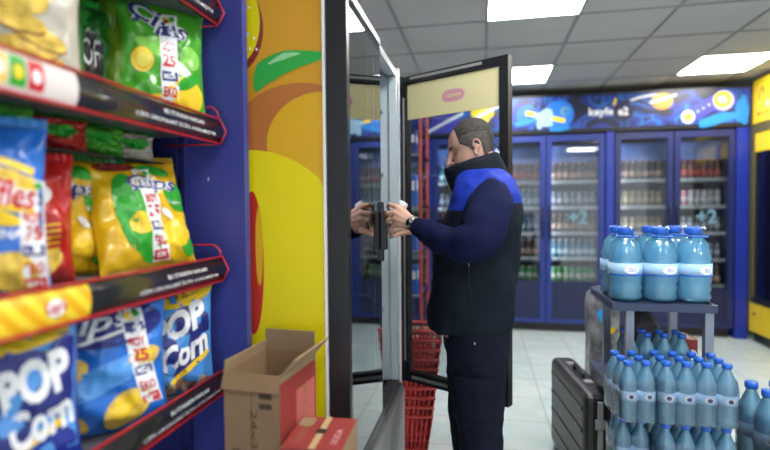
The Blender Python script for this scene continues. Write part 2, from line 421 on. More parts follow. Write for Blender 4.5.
def paint_cips_yellow(m, S):
    p_ell(m, S, -.35, -.05, .32, .72, pgreen, .0008, .12); p_ell(m, S, -.25, -.25, .2, .2, pyel, .0014, wob=.05)
    p_ell(m, S, .78, -.7, .2, .2, pgreen, .0012); p_ell(m, S, .72, .25, .3, .3, pgreen, .001, .5, wob=.08); p_ell(m, S, .35, .75, .4, .12, pgreen, .0008, -.1)
    p_ell(m, S, -.15, -.65, .22, .3, pgreen, .0012, .5); p_ell(m, S, .55, -.45, .4, .26, pyel, .0016, .2, wob=.06); p_ell(m, S, .4, -.1, .16, .06, pwhite, .0022, -.6)
    p_ell(m, S, -.45, .82, .4, .1, mat('print_maroon', (.25, .03, .03), .3), .001)
    for l, mm, bo in ((.002, pwhite, .075), (.0028, pnavy, .012)): p_text(m, S, 'Çips', .18, .45, 1.1, .34, mm, l, -.06, bold=bo, shear=.2)
    p_text(m, S, 'Süper', .65, .12, .45, .1, pwhite, .003)
bag('chips_bag', 'yellow and green bag leaning on the middle shelf at its right end', (-0.838, 1.15, 1.185), math.radians(68), 0.265, 0.29, .1, y_bag, paint_cips_yellow, seal_y, strip=price_strip(.0, .75, .12, -.92), lean=-.30, roll=-.03, seed=4)
bag('chips_bag', 'yellow and green bag half hidden behind the leaning yellow one', (-0.98, 1.0, 1.179), math.radians(68), 0.25, 0.28, .09, y_bag, paint_cips_yellow, seal_y, lean=-.05, seed=9)

def paint_ruffles(m, S):
    for i in range(5): p_strip(m, S, [(-.6+.0*i, .52-.1*i), (.1, .62-.13*i), (.85, .45-.12*i)], .09, pyel2 if i % 2 else pyel, .0008+.0002*i)
    p_ell(m, S, .55, .32, .35, .14, pyel2, .002, -.3); p_ell(m, S, .2, -.05, .5, .1, pyel, .002, -.2)
    for l, mm, bo in ((.003, pwhite, .09), (.0038, pred, .015)): p_text(m, S, 'Ruffles', .40, .2, .95, .32, mm, l, -.10, bold=bo, shear=.2)
    p_text(m, S, 'ORIGINALS', .40, -.28, .9, .11, pwhite, .003, bold=.02)
    p_ell(m, S, .5, -.72, .36, .24, pyel2, .002, -.2, wob=.05); p_ell(m, S, -.3, -.75, .3, .2, pyel2, .002, .2)
bag('chips_bag', 'blue bag with ridged crisps at the left edge of the middle shelf', (-0.885, 0.715, 1.179), math.radians(50), 0.25, 0.31, .09, b_bag, paint_ruffles, lb_bag, strip=price_strip(.84, .35, .8, -.95), lean=-.05, seed=3)
def paint_red(m, S):
    p_ell(m, S, -.1, .45, .55, .22, pwhite, .001); p_ell(m, S, -.1, .45, .4, .13, pblack, .0016); p_text(m, S, 'Çıtır', -.1, .45, .6, .15, pyel, .0024, bold=.02)
    p_ell(m, S, .2, -.7, .5, .2, pyel2, .001, .4); 
    for i in range(5): p_strip(m, S, [(-.5, -.1-.1*i), (.6, -.02-.1*i)], .03, pyel, .001)
bag('chips_bag', 'red bag standing between the blue ridged crisps and the yellow bags', (-0.93, 0.87, 1.179), math.radians(62), 0.19, 0.26, .09, r_bag, paint_red, r_bag, seed=5)
bag('chips_bag', 'navy bag mostly hidden behind the blue ridged crisps', (-1.06, 0.8, 1.179), math.radians(60), 0.2, 0.3, .09, n_bag, lambda m, S: p_ell(m, S, .2, .5, .5, .2, pwhite, .001), n_bag, seed=6)

def paint_chipstack(m, S):
    p_rect(m, S, -1, .55, 1, .97, pltgreen, .0006); p_ell(m, S, .62, .72, .42, .35, pltgreen, .001, -.5); p_ell(m, S, .72, .5, .25, .12, mat('print_mint', (.45, .8, .55), .3), .0016, .5)
    p_ell(m, S, -.7, -.3, .4, .25, pgreen, .0008); p_ell(m, S, -.75, .1, .35, .25, pwhite, .0008)
    for i, (u, v, a) in enumerate(((.35, -.72, .2), (.25, -.5, -.1), (.42, -.3, -.35), (.12, -.12, -.2))):
        p_ell(m, S, u, v-.05, .4, .13, mat('print_chip_brown', (.35, .16, .02), .5), .001+.0012*i, a); p_ell(m, S, u, v, .4, .14, pyel2, .0015+.0012*i, a, wob=.04)
    p_ell(m, S, .2, .32, .36, .36, pyel2, .007, -.3, wob=.05, sq=3)
bag('chips_bag', 'cream bag with a stack of crisps at the left edge of the upper shelf', (-0.88, 0.8, 1.574), math.radians(48), 0.25, 0.25, .09, c_bag, paint_chipstack, pltgreen, seed=11)
def paint_dgreen(m, S):
    p_rect(m, S, -.5, -.1, .7, .55, pblack, .001); p_text(m, S, 'LAYS', .1, .25, 1.0, .4, pwhite, .002, -.25, bold=.03); p_ell(m, S, .1, -.5, .5, .2, pgreen, .001, wob=.1)
    p_strip(m, S, [(-.8, -.3), (.9, -.2)], .05, mat('print_olive_green', (.12, .24, .01), .3), .001)
bag('chips_bag', 'dark green bag with black name field on the upper shelf beside the cream one', (-0.965, 0.92, 1.574), math.radians(55), 0.24, 0.3, .09, dg_bag, paint_dgreen, pgreen, seed=12)
def paint_dgreen2(m, S):
    p_rect(m, S, .1, -.5, .75, .45, pblack, .001); p_text(m, S, 'OF', .45, .1, .4, .5, pwhite, .002, bold=.0); p_ell(m, S, -.1, .72, .6, .2, pgreen, .001, wob=.15)
bag('chips_bag', 'dark green bag in deep shade left of the lemon bag', (-1.0, 1.06, 1.574), math.radians(58), 0.23, 0.27, .08, dg_bag, paint_dgreen2, pgreen, seed=13)

def paint_pop(m, S, du=0, k=1):
    p_rect(m, S, -.95, -.6, .95, .95, lb_bag, .0004)
    p_ell(m, S, .0, .9, 1.0, .25, pyel, .0012, .05, wob=.03)
    p_text(m, S, 'LAYS', -.1, .86, .9, .12, mat('print_maroon', (.25, .03, .03), .3), .002, .05, bold=.03)
    p_ell(m, S, .15, .05, .8, .58, pnavy, .0012, .45)
    p_text(m, S, 'POP', .05+du, .36-.1*du, 1.45*k, .52, pwhite, .0034, .28, bold=.05, shear=.1); p_text(m, S, 'Corn', .2+du*.8, -.14-.1*du, 1.3*k, .46, pwhite, .0034, .28, bold=.04, shear=.3)
    p_strip(m, S, [(-.2, -.7), (.3, -.45), (.85, -.2)], .1, pyel, .0022)
    pc = mat('popcorn_print', (.6, .42, .28), .5, var=.3, vscale=80)
    for q in range(9): p_ell(m, S, -.7+.18*q, -.8+.05*math.sin(q*2), .14, .1, pc if q % 2 else mat('popcorn_print_dark', (.3, .13, .09), .5), .002+.0003*q, q, wob=.12)
    for q in range(3): p_ell(m, S, -.72+.03*q, .35-.25*q, .13, .08, pc, .0022, q, wob=.12)
bag('chips_bag', 'navy and light blue popcorn bag at the left edge of the lowest shelf', (-0.865, 0.745, 0.8175), math.radians(48), 0.27, 0.31, .09, n_bag, lambda m, S: paint_pop(m, S, .4, .62), seal_y, seed=14, lean=-.05)
bag('chips_bag', 'light blue popcorn bag at the right end of the lowest shelf', (-0.84, 1.24, 0.8175), math.radians(48), 0.22, 0.3, .09, lb_bag, paint_pop, seal_y, seed=15, lean=-.05)
def paint_cips_blue(m, S):
    p_ell(m, S, 0, .65, .95, .32, pnavy, .0008)
    p_text(m, S, 'Çips', -.15, .66, 1.2, .36, pwhite, .002, .12, bold=.02, shear=.3); p_strip(m, S, [(-.5, .38), (-.1, .46), (.5, .6)], .05, pwhite, .002)
    p_ell(m, S, 0, -.1, .8, .2, lb_bag, .001, .3, wob=.08)
    for u, v, a, r in ((-.55, .05, .1, .34), (.35, -.6, .5, .4), (.65, .12, .2, .25), (-.5, -.7, -.4, .3)): p_ell(m, S, u, v, r, r*.6, pyel2, .0016, a, wob=.04); p_ell(m, S, u-.03, v+.04, r*.6, r*.3, pyel, .0022, a)
bag('chips_bag', 'navy blue bag with golden crisps between the two popcorn bags', (-0.86, 0.99, 0.8175), math.radians(46), 0.29, 0.31, .1, b_bag, paint_cips_blue, n_bag, strip=price_strip(.42, .85, .75, -.6), seed=16, lean=-.05)
# hanging green packets seen under the upper shelf
for q, (y, mm) in enumerate(((.86, g_bag), (1.0, r_bag), (1.12, g_bag), (1.24, c_bag))):
    t, _ = bag('snack_packet', ['small green packet lying deepest left under the upper shelf', 'small red packet lying under the upper shelf', 'small green packet under the upper shelf above the yellow bag', 'small pale packet under the right end of the upper shelf'][q],
        (-.92, y-.05, 1.40+.02*(q % 2)), math.radians(70), .13, .07, .03, mm, lambda m, S: p_ell(m, S, 0, .2, .6, .4, pgreen, .001, wob=.1), dg_bag, seed=20+q)
    t.location.z = 1.4665+.002
    t['category'] = 'snack packet'
# the rail they stand on
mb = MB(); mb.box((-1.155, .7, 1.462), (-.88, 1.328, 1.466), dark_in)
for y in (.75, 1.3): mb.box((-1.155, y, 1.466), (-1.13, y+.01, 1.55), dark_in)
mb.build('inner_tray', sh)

# ------------------------------------------------------------------ glass-fronted cooler with mango picture side
FX = -.382
ck = thing('drinks_cooler', 'tall black-framed cooler with a mango picture on its side and glass doors', 'cooler', (0, 0, 0))
orange = mat('mango_orange', (.64, .31, .015), .45); dorange = mat('mango_dark_orange', (.46, .15, .03), .45); myel = mat('mango_yellow', (.78, .64, .0), .45); mgold = mat('mango_gold', (.68, .38, .01), .45)
leaf = mat('leaf_green', (.03, .38, .06), .35); leafl = mat('leaf_light', (.3, .65, .3), .35)
mb = MB()
mb.box((-1.18, 1.425, .0), (-.46, 1.455, 2.02), orange)
mb.build('side_wall', ck)
def Sm(u, v, h): return (u, 1.4245-h, v)
m = MB()
# picture in metres: x -.72..-.46, z .8..2.0
def clipx(S):
    return lambda u, v, h: S(min(-.461, max(-1.1, u)), v, h)
Sc = clipx(Sm)
p_ell(m, Sc, -.54, 1.58, .2, .13, dorange, .0004)
p_rect(m, Sc, -.74, 1.2, -.461, 1.57, dorange, .0003)
p_ell(m, Sc, -.47, 1.53, .17, .15, mgold, .0010, n=40)
p_ell(m, Sc, -.70, 1.0, .40, .515, myel, .0016, 0, n=64, rr=6)
p_rect(m, Sc, -.66, .3, -.461, 1.1, myel, .0013)
p_ell(m, Sc, -.735, 1.88, .09, .13, mat('print_maroon', (.25, .03, .03), .3), .0008, n=30); p_ell(m, Sc, -.74, 1.90, .085, .13, myel, .0014, n=30)
for q in range(14): p_ell(m, Sc, -.70+random.uniform(-.03, .035), 1.88+random.uniform(-.07, .07), .004, .004, pwhite, .002, n=8, rr=1)
lf = [(-.672, 1.70), (-.64, 1.755), (-.58, 1.79), (-.50, 1.80), (-.462, 1.79)]
p_strip(m, Sc, [(-.672, 1.69), (-.64, 1.745), (-.57, 1.775), (-.463, 1.785)], [.005, .075, .065, .02], leaf, .0022, 8)
p_strip(m, Sc, [(-.63, 1.77), (-.58, 1.79), (-.53, 1.795)], [.004, .02, .004], leafl, .003, 5)
p_rect(m, Sc, -.73, .3, -.68, 1.25, mat('print_red_wash', (.5, .03, .02), .4), .0010)
p_ell(m, Sc, -.70, 1.22, .03, .11, mgold, .0024); p_ell(m, Sc, -.690, 1.17, .036, .22, mat('print_red_wash', (.5, .03, .02), .4), .003); p_ell(m, Sc, -.668, 1.22, .012, .12, mgold, .0036)
m.build('picture', ck)
mb = MB(); mb.box((-.46, 1.418, .0), (-.452, 1.46, 2.02), white); mb.build('white_edge', ck)
mb = MB(); mb.box((-1.18, 2.43, 0), (-.40, 2.46, 2.02), white); mb.box((-1.18, 1.455, 0), (-1.15, 2.43, 2.02), white); mb.box((-1.15, 1.455, 0), (-.45, 2.43, .48), black_metal); mb.box((-1.15, 1.455, 1.99), (-.42, 2.43, 2.02), greyp)
mb.build('cabinet', ck)
mb = MB()
lw = mat('cooler_inner_white', (.55, .66, .72), .35)
mb.box((-.45, 1.935, .49), (-.405, 1.955, 2.0), lw); mb.box((-.44, 2.385, .49), (-.405, 2.43, 2.0), lw); mb.box((-.45, 1.955, 1.97), (-.405, 2.39, 2.0), steel); mb.box((-.45, 1.955, .47), (-.40, 2.39, .50), black_metal)
mb.box((-1.14, 2.40, .49), (-.44, 2.43, 2.0), lw)
mb.build('opening_frame', ck)
for z in (.5, .85, 1.18, 1.5, 1.8):
    mb = MB(); mb.box((-1.14, 1.46, z), (-.47, 2.40, z+.012), steel); mb.build('shelf', ck)
mb = MB(); mb.box((-.42, 1.455, 0), (-.388, 2.44, .47), mat('grille_grey', (.16, .16, .16), .4))
for k in range(22): mb.box((-.388, 1.47, .04+k*.019), (-.380, 2.43, .048+k*.019), mat('grille_light', (.35, .35, .35), .35))
mb.build('grille', ck)
# closed door
cd = MB(); cd.box((-.448, 1.42, .485), (-.386, 1.45, 1.995), black_metal); cd.box((-.42, 1.45, .485), (-.384, 1.925, .53), black_metal)
cd.box((-.42, 1.45, 1.965), (-.386, 1.925, 1.99), mat('door_rail_grey', (.25, .27, .28), .35)); cd.box((-.41, 1.915, .485), (-.392, 1.93, 1.99), mat('cool_grey_edge', (.35, .4, .42), .3))
door_c = cd.build('door', ck); door_c['label'] = 'closed glass door of the cooler'
g = MB(); g.box((-.400, 1.45, .53), (-.388, 1.918, 1.955), side_glass); g.build('glass_pane', door_c)
hd = MB(); hd.box((-.388, 1.89, 1.175), (-.362, 1.922, 1.325), black_metal, bev=.005); hd.box((-.392, 1.895, 1.13), (-.376, 1.917, 1.36), black_metal, bev=.003); hd.build('handle', door_c)
# open door: hinge (-.38,2.42), free end (.115,2.15)
ang = math.atan2(2.15-2.42, .115+.378); W = math.hypot(.493, .27)
M = Matrix.Translation((-.378, 2.42, 0)) @ Matrix.Rotation(ang, 4, 'Z')
od = MB(); zb, zt = .495, 1.965
od.box((0, -.02, zb), (.035, .02, zt), black_metal, M); od.box((W-.04, -.02, zb), (W, .02, zt), black_metal, M)
od.box((.035, -.02, zb), (W-.04, .02, zb+.05), black_metal, M); od.box((.035, -.02, zt-.035), (W-.04, .02, zt), black_metal, M)
od.box((.06, -.022, zb+.018), (W-.06, -.0195, zb+.032), greyp, M); od.box((.016, -.0225, zb+.1), (.026, -.0195, zt-.1), greyp, M)
od.box((.06, -.022, zt-.02), (W-.12, -.0195, zt-.008), greyp, M)
door_o = od.build('door', ck); door_o['label'] = 'open glass door with a pale yellow board along its top'
g = MB(); g.box((.035, -.004, zb+.05), (W-.04, .004, zt-.035), clear('open_door_glass', (.86, .9, .92), 1.2, .03), M); g.build('glass_pane', door_o)
cream = mat('cream_yellow_board', (.72, .66, .36), .5)
bd = MB(); bd.box((.037, -.010, zt-.205), (W-.042, -.005, zt-.04), cream, M)
So = lambda u, v, h: tuple(M @ Vector((u, -.0102-h, v)))
p_ell(bd, So, W*.52, zt-.125, .062, .030, ppink, .0003, .0, sq=2.6); p_ell(bd, So, W*.52, zt-.125, .056, .025, mat('print_rose', (.62, .3, .36), .4), .0006, sq=2.6); p_text(bd, So, 'Lipton', W*.52, zt-.125, .08, .024, cream, .001, bold=.02)
bd.build('board', door_o)

for z in (.49, 1.90):
    hm = MB(); hm.box((-.39, 2.40, z), (-.37, 2.44, z+.07), black_metal); hm.build('hinge', ck)

# ------------------------------------------------------------------ blue coolers along the back
YB = 5.6
ban = swirl_mat('banner_swirls', [(0, (.008, .01, .03)), (.40, (.010, .02, .17)), (.47, (.015, .04, .28)), (.55, (.008, .13, .45)), (.60, (.012, .016, .08)), (.68, (.015, .06, .32))], 2.6, 2.2)
coolglow = mat('hidden_cooler_tube', (.9, .95, 1), .5, emit=16)  # glow for unseen tubes added to brighten the cooler interiors
sticker = mat('pale_blue_sticker', (.14, .27, .34), .4)
navy_low = mat('navy_low_panel', (.008, .012, .06), .4)
price_rail = mat('price_rail', (.5, .52, .52), .4)
def cooler(name, label, x0, x1, ndoor, frame, lowz=.55, bright=False):
    t = thing(name, label, 'cooler', (x0, YB, 0))
    w = x1-x0; m = MB()
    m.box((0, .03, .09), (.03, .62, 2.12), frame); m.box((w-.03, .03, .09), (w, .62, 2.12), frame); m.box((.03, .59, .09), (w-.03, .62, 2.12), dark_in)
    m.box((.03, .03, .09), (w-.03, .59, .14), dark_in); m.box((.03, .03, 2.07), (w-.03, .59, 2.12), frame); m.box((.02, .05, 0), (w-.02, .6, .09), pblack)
    if ndoor > 1: m.box((w/2-.02, .03, .14), (w/2+.02, .1, 2.07), frame)
    m.build('cabinet', t)
    for z in (.52, .79, 1.065, 1.34, 1.62):
        s = MB(); s.box((.035, .10, z-.012), (w-.035, .56, z), greyp); s.box((.035, .085, z-.025), (w-.035, .10, z+.012), price_rail); s.build('shelf', t)
    for q, lx in enumerate([.042]+([w/2+.028] if ndoor > 1 else [])):
        lt = MB(); lt.box((lx-.006, .05, .5), (lx+.006, .075, 2.03), coolglow); lt.build('hidden_lamp', t)  # added tube, kept out of sight behind the door frame, brightens the shelves
    pb = MB(); pb.box((.04, .2, 1.83), (w-.04, .22, 2.02), mat('cooler_poster', (.12, .2, .5), .5, var=.5, vscale=4)); pb.build('poster', t)
    dw = w/ndoor
    for d in range(ndoor):
        a, b_ = d*dw+.006, (d+1)*dw-.006; m = MB(); fw = .055
        m.box((a, -.02, .1), (a+fw, .02, 2.10), frame); m.box((b_-fw, -.02, .1), (b_, .02, 2.10), frame)
        m.box((a+fw, -.02, 2.04), (b_-fw, .02, 2.10), frame); m.box((a+fw, -.02, .1), (b_-fw, .02, .14), frame)
        dr = m.build('door', t)
        lp = MB(); lp.box((a+fw, -.012, .14), (b_-fw, .014, lowz), navy_low); lp.build('lower_panel', dr)
        g_ = MB(); g_.box((a+fw, -.006, lowz), (b_-fw, .006, 2.04), glass); g_.build('glass_pane', dr)
        h_ = MB(); hx = (b_-.03) if d % 2 == 0 else (a+.03); h_.tube([(hx, -.02, 1.0), (hx, -.055, 1.03), (hx, -.055, 1.32), (hx, -.02, 1.35)], .009, black_metal, 8); h_.build('handle', dr)
        if bright is not None and ((x0 < 1 and d == 1) or (x0 > 1 and d == 1)):
            st = MB(); Ss = lambda u, v, h: (u, -.0065-h, v); p_text(st, Ss, '+2', (a+b_)/2+.03, 1.235, .19, .15, sticker, .001, bold=.04); st.build('sticker', dr)
    return t
cooler('display_cooler', 'bright blue two-door cooler just right of the open glass door', .075, 1.262, 2, mat('royal_blue_steel', (.014, .032, .22), .35))
cooler('display_cooler', 'dark navy two-door cooler beside the yellow one', 1.355, 2.485, 2, navy_frame, .50)
cooler('display_cooler', 'blue two-door cooler seen only through the glass of the open door', -1.135, .06, 2, mat('royal_blue_steel', (.014, .032, .22), .35), .5, None)
for x0, x1, l in ((1.268, 1.35, 'bright blue upright post between the two back coolers'), (2.492, 2.60, 'bright blue upright post next to the yellow cooler')):
    m = MB(); m.box((x0, YB-.03, 0), (x1, YB+.6, 2.12), bright_blue, bev=.006); tag(m.build('upright_post'), l, 'post', 'blue posts between the coolers')
# header board over the coolers
hd = thing('header_board', 'long blue swirl-patterned header board with yellow emblems above the back coolers', 'sign', (0, YB-.02, 2.13))
m = MB(); m.box((-1.15, 0, .0), (2.61, .3, .40), pblack); m.build('backing', hd)
m = MB(); m.box((-1.14, -.012, .035), (2.60, -.001, .375), ban); 
Sh = lambda u, v, h: (u, -.0125-h, v)
m.build('printed_face', hd)
m = MB()
cy = mat('banner_cyan', (.01, .2, .55), .35); db = mat('banner_dark', (.01, .012, .05), .35); pv = mat('banner_violet', (.05, .05, .38), .35)
p_ell(m, Sh, .80, .19, .15, .15, mat('banner_blue', (.01, .15, .6), .35), .001); p_ell(m, Sh, .86, .22, .05, .05, sticker, .002); p_ell(m, Sh, .87, .21, .03, .03, cy, .003)
p_strip(m, Sh, [(.46, .22), (.58, .19), (.70, .16), (.86, .12)], .045, pyel, .002)
p_strip(m, Sh, [(.35, .1), (.5, .13), (.62, .2)], .05, cy, .0015)
pb_ = mat('banner_pale_blue', (.28, .45, .6), .4)
p_ell(m, Sh, .655, .16, .085, .09, pb_, .0032, .3, wob=.16, sq=3); p_ell(m, Sh, .60, .09, .03, .05, pb_, .003)
p_strip(m, Sh, [(.70, .04), (.80, .03), (.9, .05)], .04, cy, .002)
p_text(m, Sh, 'keyfe', 1.215, .19, .24, .105, pwhite, .002, bold=.03)
p_ell(m, Sh, 1.43, .19, .10, .10, db, .002); p_text(m, Sh, 'e2', 1.43, .195, .10, .085, pwhite, .004, bold=.04)
p_strip(m, Sh, [(1.36, .33), (1.34, .26)], .025, pyel, .003); p_strip(m, Sh, [(1.50, .30), (1.60, .33), (1.75, .35)], .02, pwhite, .003)
p_ell(m, Sh, 1.80, .28, .10, .085, porange, .002); p_ell(m, Sh, 1.79, .30, .08, .05, pyel, .003); p_strip(m, Sh, [(1.68, .27), (1.78, .29), (1.93, .34)], .02, pwhite, .004)
p_strip(m, Sh, [(2.02, .10), (2.12, .15), (2.24, .22), (2.34, .28)], .14, pv, .002); p_ell(m, Sh, 2.04, .11, .06, .065, pwhite, .004); p_ell(m, Sh, 2.04, .11, .04, .04, pyel, .005)
for q in range(3): p_ell(m, Sh, 2.13+.05*q, .16+.03*q, .012, .012, pb_, .004)
p_ell(m, Sh, 2.36, .26, .095, .1, mat('banner_lilac', (.45, .38, .6), .4), .004); p_ell(m, Sh, 2.35, .27, .08, .08, pyel, .005)
for a in (0, 1.2, 2.4): p_strip(m, Sh, [(2.35-.045*math.cos(a), .27-.045*math.sin(a)), (2.35+.045*math.cos(a), .27+.045*math.sin(a))], .018, pwhite, .006)
p_ell(m, Sh, 2.33, .08, .22, .05, cy, .0025, .25, wob=.1); p_ell(m, Sh, 2.53, .15, .06, .14, cy, .002, wob=.1)
for u, v, r, a in ((-.9, .2, .14, 0), (-.4, .15, .16, 1), (.0, .22, .12, 2)):
    p_ell(m, Sh, u, v, r, r*.8, [cy, pv, pyel][a], .0015, wob=.1); p_strip(m, Sh, [(u-.2, v-.1), (u, v), (u+.2, v+.1)], .03, pwhite, .003)
m.build('emblems', hd)

# yellow cooler on the right, facing left
yc = thing('display_cooler', 'yellow-trimmed cooler facing left at the right edge of the picture', 'cooler', (2.625, 5.58, 0))
ylow = mat('cooler_yellow', (.80, .56, .02), .4)
m = MB(); m.box((0, -1.3, .09), (.6, -.02, .10), pblack); m.box((.57, -1.3, .1), (.6, -.02, 2.15), dark_in); m.box((.02, -.05, .1), (.57, -.02, 2.15), greyp); m.box((.02, -1.3, .1), (.57, -1.27, 2.15), black_metal); m.box((.03, -1.28, 0), (.57, -.04, .09), pblack); m.box((.02, -1.3, 2.1), (.6, -.02, 2.15), black_metal)
m.build('cabinet', yc)
m = MB(); m.box((0, -1.3, 2.14), (.1, -.01, 2.56), ylow)
Sy = lambda u, v, h: (-h-.0005, u, v)
for u in (-.12, -.3): p_strip(m, Sy, [(u, 2.36), (u-.02, 2.44), (u-.07, 2.46), (u-.09, 2.38)], .02, mat('header_brown', (.12, .08, .01), .5), .001)
p_ell(m, Sy, -.27, 2.30, .035, .035, greyp, .001); p_text(m, Sy, 'Enerji', -.25, 2.22, -.3, .045, mat('header_brown', (.12, .08, .01), .5), .001, bold=.02)
m.build('header', yc)
m = MB()
for a, b_ in ((-.66, -.02), (-1.3, -.66)):
    ff = mat('olive_frame', (.10, .085, .03), .4)
    m.box((-.02, a+.005, .39), (.015, a+.06, 2.12), ff); m.box((-.02, b_-.06, .39), (.015, b_-.005, 2.12), ff); m.box((-.02, a+.06, 2.05), (.015, b_-.06, 2.12), ff); m.box((-.02, a+.06, .39), (.015, b_-.06, .44), black_metal)
    m.box((-.008, a+.06, 1.86), (-.004, b_-.06, 2.05), ylow)
dr = m.build('door', yc)
m = MB(); m.box((-.002, -1.24, .44), (.006, -.08, 2.05), glass); m.build('glass_pane', dr)
m = MB(); m.box((-.015, -1.3, .1), (.02, -.02, .385), ylow, bev=.004); m.box((-.018, -.14, .27), (-.012, -.09, .29), pblack); m.build('lower_panel', yc)
for z in (.52, .79, 1.065, 1.34, 1.62):
    s = MB(); s.box((.018, -1.26, z-.012), (.56, -.06, z), greyp); s.box((.010, -1.26, z-.022), (.018, -.06, z+.012), price_rail); s.build('shelf', yc)
m = MB(); m.box((.012, -.068, .5), (.024, -.056, 2.0), coolglow); m.build('hidden_lamp', yc)  # unseen tube added behind the frame to brighten this cooler's inside

# products in the coolers
def drink(kind, c1, c2, h, r):
    m = MB(); body = mat('drink_'+kind, c1, .25); capm = mat('drink_top_'+kind, c2, .35)
    if 'can' in kind:
        m.lathe([(r*.8, 0), (r, .008), (r, h-.012), (r*.85, h)], body, 12); m.lathe([(r*.8, h), (r*.85, h+.002), (.001, h+.001)], capm, 12)
        m.lathe([(r*1.01, h*.3), (r*1.01, h*.6)], capm, 12)
    else:
        m.lathe([(r*.85, 0), (r, .01), (r, h*.55), (r*.75, h*.7), (r*.36, h*.85), (r*.36, h*.93)], body, 12)
        m.lathe([(r*.45, h*.92), (r*.45, h), (.001, h)], capm, 10); m.lathe([(r*1.02, h*.2), (r*1.02, h*.48)], capm, 12)
    return m
kinds = {'gold_can': ((.28, .22, .12), (.5, .42, .25), .165, .029), 'pale_can': ((.45, .42, .4), (.6, .6, .6), .165, .029), 'red_bottle': ((.14, .03, .02), (.5, .06, .04), .2, .031),
         'brown_bottle': ((.06, .03, .015), (.55, .35, .25), .2, .031), 'teal_bottle': ((.04, .2, .28), (.5, .65, .7), .2, .031), 'green_can': ((.03, .25, .06), (.5, .55, .4), .165, .029),
         'grey_can': ((.16, .18, .2), (.45, .5, .55), .165, .029), 'pink_can': ((.5, .2, .25), (.6, .5, .5), .165, .029)}
proto = {}
def put_drink(kind, loc, label, group):
    c1, c2, h, r = kinds[kind]
    if kind not in proto:
        o = drink(kind, c1, c2, h, r).build('drink_can' if 'can' in kind else 'drink_bottle'); proto[kind] = o
    else:
        o = proto[kind].copy(); C.objects.link(o)
    o.location = loc; tag(o, label, 'drink can' if 'can' in kind else 'drink bottle', group)
rows = {0: ['red_bottle', 'teal_bottle', 'grey_can', 'brown_bottle', 'green_can'], 1: ['brown_bottle', 'grey_can', 'brown_bottle', 'teal_bottle', 'green_can'],
        2: ['brown_bottle', 'gold_can', 'gold_can', 'gold_can', 'grey_can'], 3: ['red_bottle', 'pale_can', 'grey_can', 'grey_can', 'brown_bottle'],
        4: ['teal_bottle', 'brown_bottle', 'grey_can', 'teal_bottle', 'gold_can'], 5: ['teal_bottle', 'grey_can', 'red_bottle', 'grey_can', 'gold_can']}
dx = {0: (.14, .61), 1: (.74, 1.20), 2: (1.42, 1.86), 3: (1.985, 2.42), 4: (-1.07, -.6), 5: (-.47, 0)}
dn = {0: 'in the left half of the bright blue cooler', 1: 'in the right half of the bright blue cooler', 2: 'in the left half of the navy cooler', 3: 'in the right half of the navy cooler',
      4: 'in the left half of the cooler seen through glass', 5: 'in the right half of the cooler seen through glass'}
sn = ['topmost', 'second', 'third', 'fourth', 'lowest']
for d in rows:
    for k, z in enumerate((1.62, 1.34, 1.065, .79, .52)):
        kd = rows[d][k]; a, b_ = dx[d]; n = 7
        for q in range(n):
            kk = kd
            nm = kk.replace('_', ' ')
            if d == 3 and k == 1 and q < 2: kk = 'pink_can'; nm = 'pink can'
            g_ = f"{nm}s on the {sn[k]} shelf {dn[d]}"
            put_drink(kk, (a+.03+(b_-a-.06)*q/(n-1), YB+.145+(q % 2)*.004, z+.0005), f'{nm} on the {sn[k]} shelf {dn[d]}', g_)
for k, z in enumerate((1.62, 1.34, 1.065, .79, .52)):
    for q in range(7):
        kd = ['teal_bottle', 'grey_can', 'green_can', 'pale_can', 'teal_bottle'][k]; nm = kd.replace('_', ' ')
        put_drink(kd, (2.678, 5.475-q*.075, z+.0005), f'{nm} on the {sn[k]} shelf of the yellow-trimmed cooler', f'{nm}s on the {sn[k]} shelf of the yellow cooler')

# ------------------------------------------------------------------ red rack and shopping baskets behind the open door
rk = thing('wire_rack', 'red wire rack standing behind the open glass door', 'rack', (-.405, 3.35, 0))
for (x, y) in ((0, 0), (.0, .42), (-.5, 0), (-.5, .42)):
    m = MB(); m.box((x-.009, y-.009, 0), (x+.009, y+.009, 2.1), mat('post_red', (.62, .09, .07), .4)); m.build('post', rk)
for z in (.75, 1.05, 1.35, 1.7, 2.05):
    m = MB(); m.box((-.51, 0, z-.01), (.01, .42, z), mat('dark_and_shaded_blue_steel', (.015, .02, .13), .5)); m.box((-.51, -.008, z-.010), (.009, 0, z+.004), greyp); m.box((.004, 0, z-.010), (.010, .42, z), mat('dark_and_shaded_blue_steel', (.015, .02, .13), .5))
    m.build('shelf', rk)
rb = random.Random(5)
bm_ = {}
for k, z in enumerate((.75, 1.05, 1.35, 1.7)):
    for q in range(4):
        kd = ['blue', 'navy', 'red', 'pale'][rb.choice((0, 0, 1, 1, 2, 3))]; cc = {'blue': (.03, .12, .5), 'navy': (.015, .03, .2), 'red': (.4, .03, .03), 'pale': (.45, .45, .42)}[kd]
        m = MB(); hh = rb.uniform(.15, .22); m.box((-.045, -.05, 0), (.045, .05, hh), mat('carton_'+kd, cc, .4, var=.2, vscale=12), bev=.004); m.box((-.035, -.0505, hh*.5), (.035, -.0495, hh*.8), pwhite); m.box((.0451, -.035, hh*.5), (.0458, .035, hh*.8), pwhite)
        o = m.build('carton'); o.location = (-.86+q*.125, 3.43+.02*rb.random(), z+.001)
        tag(o, f'{kd} carton on the {["lowest", "second", "third", "highest stocked"][k]} shelf of the red wire rack, {["first", "second", "third", "fourth"][q]} from the left', 'carton', 'cartons on the red wire rack')
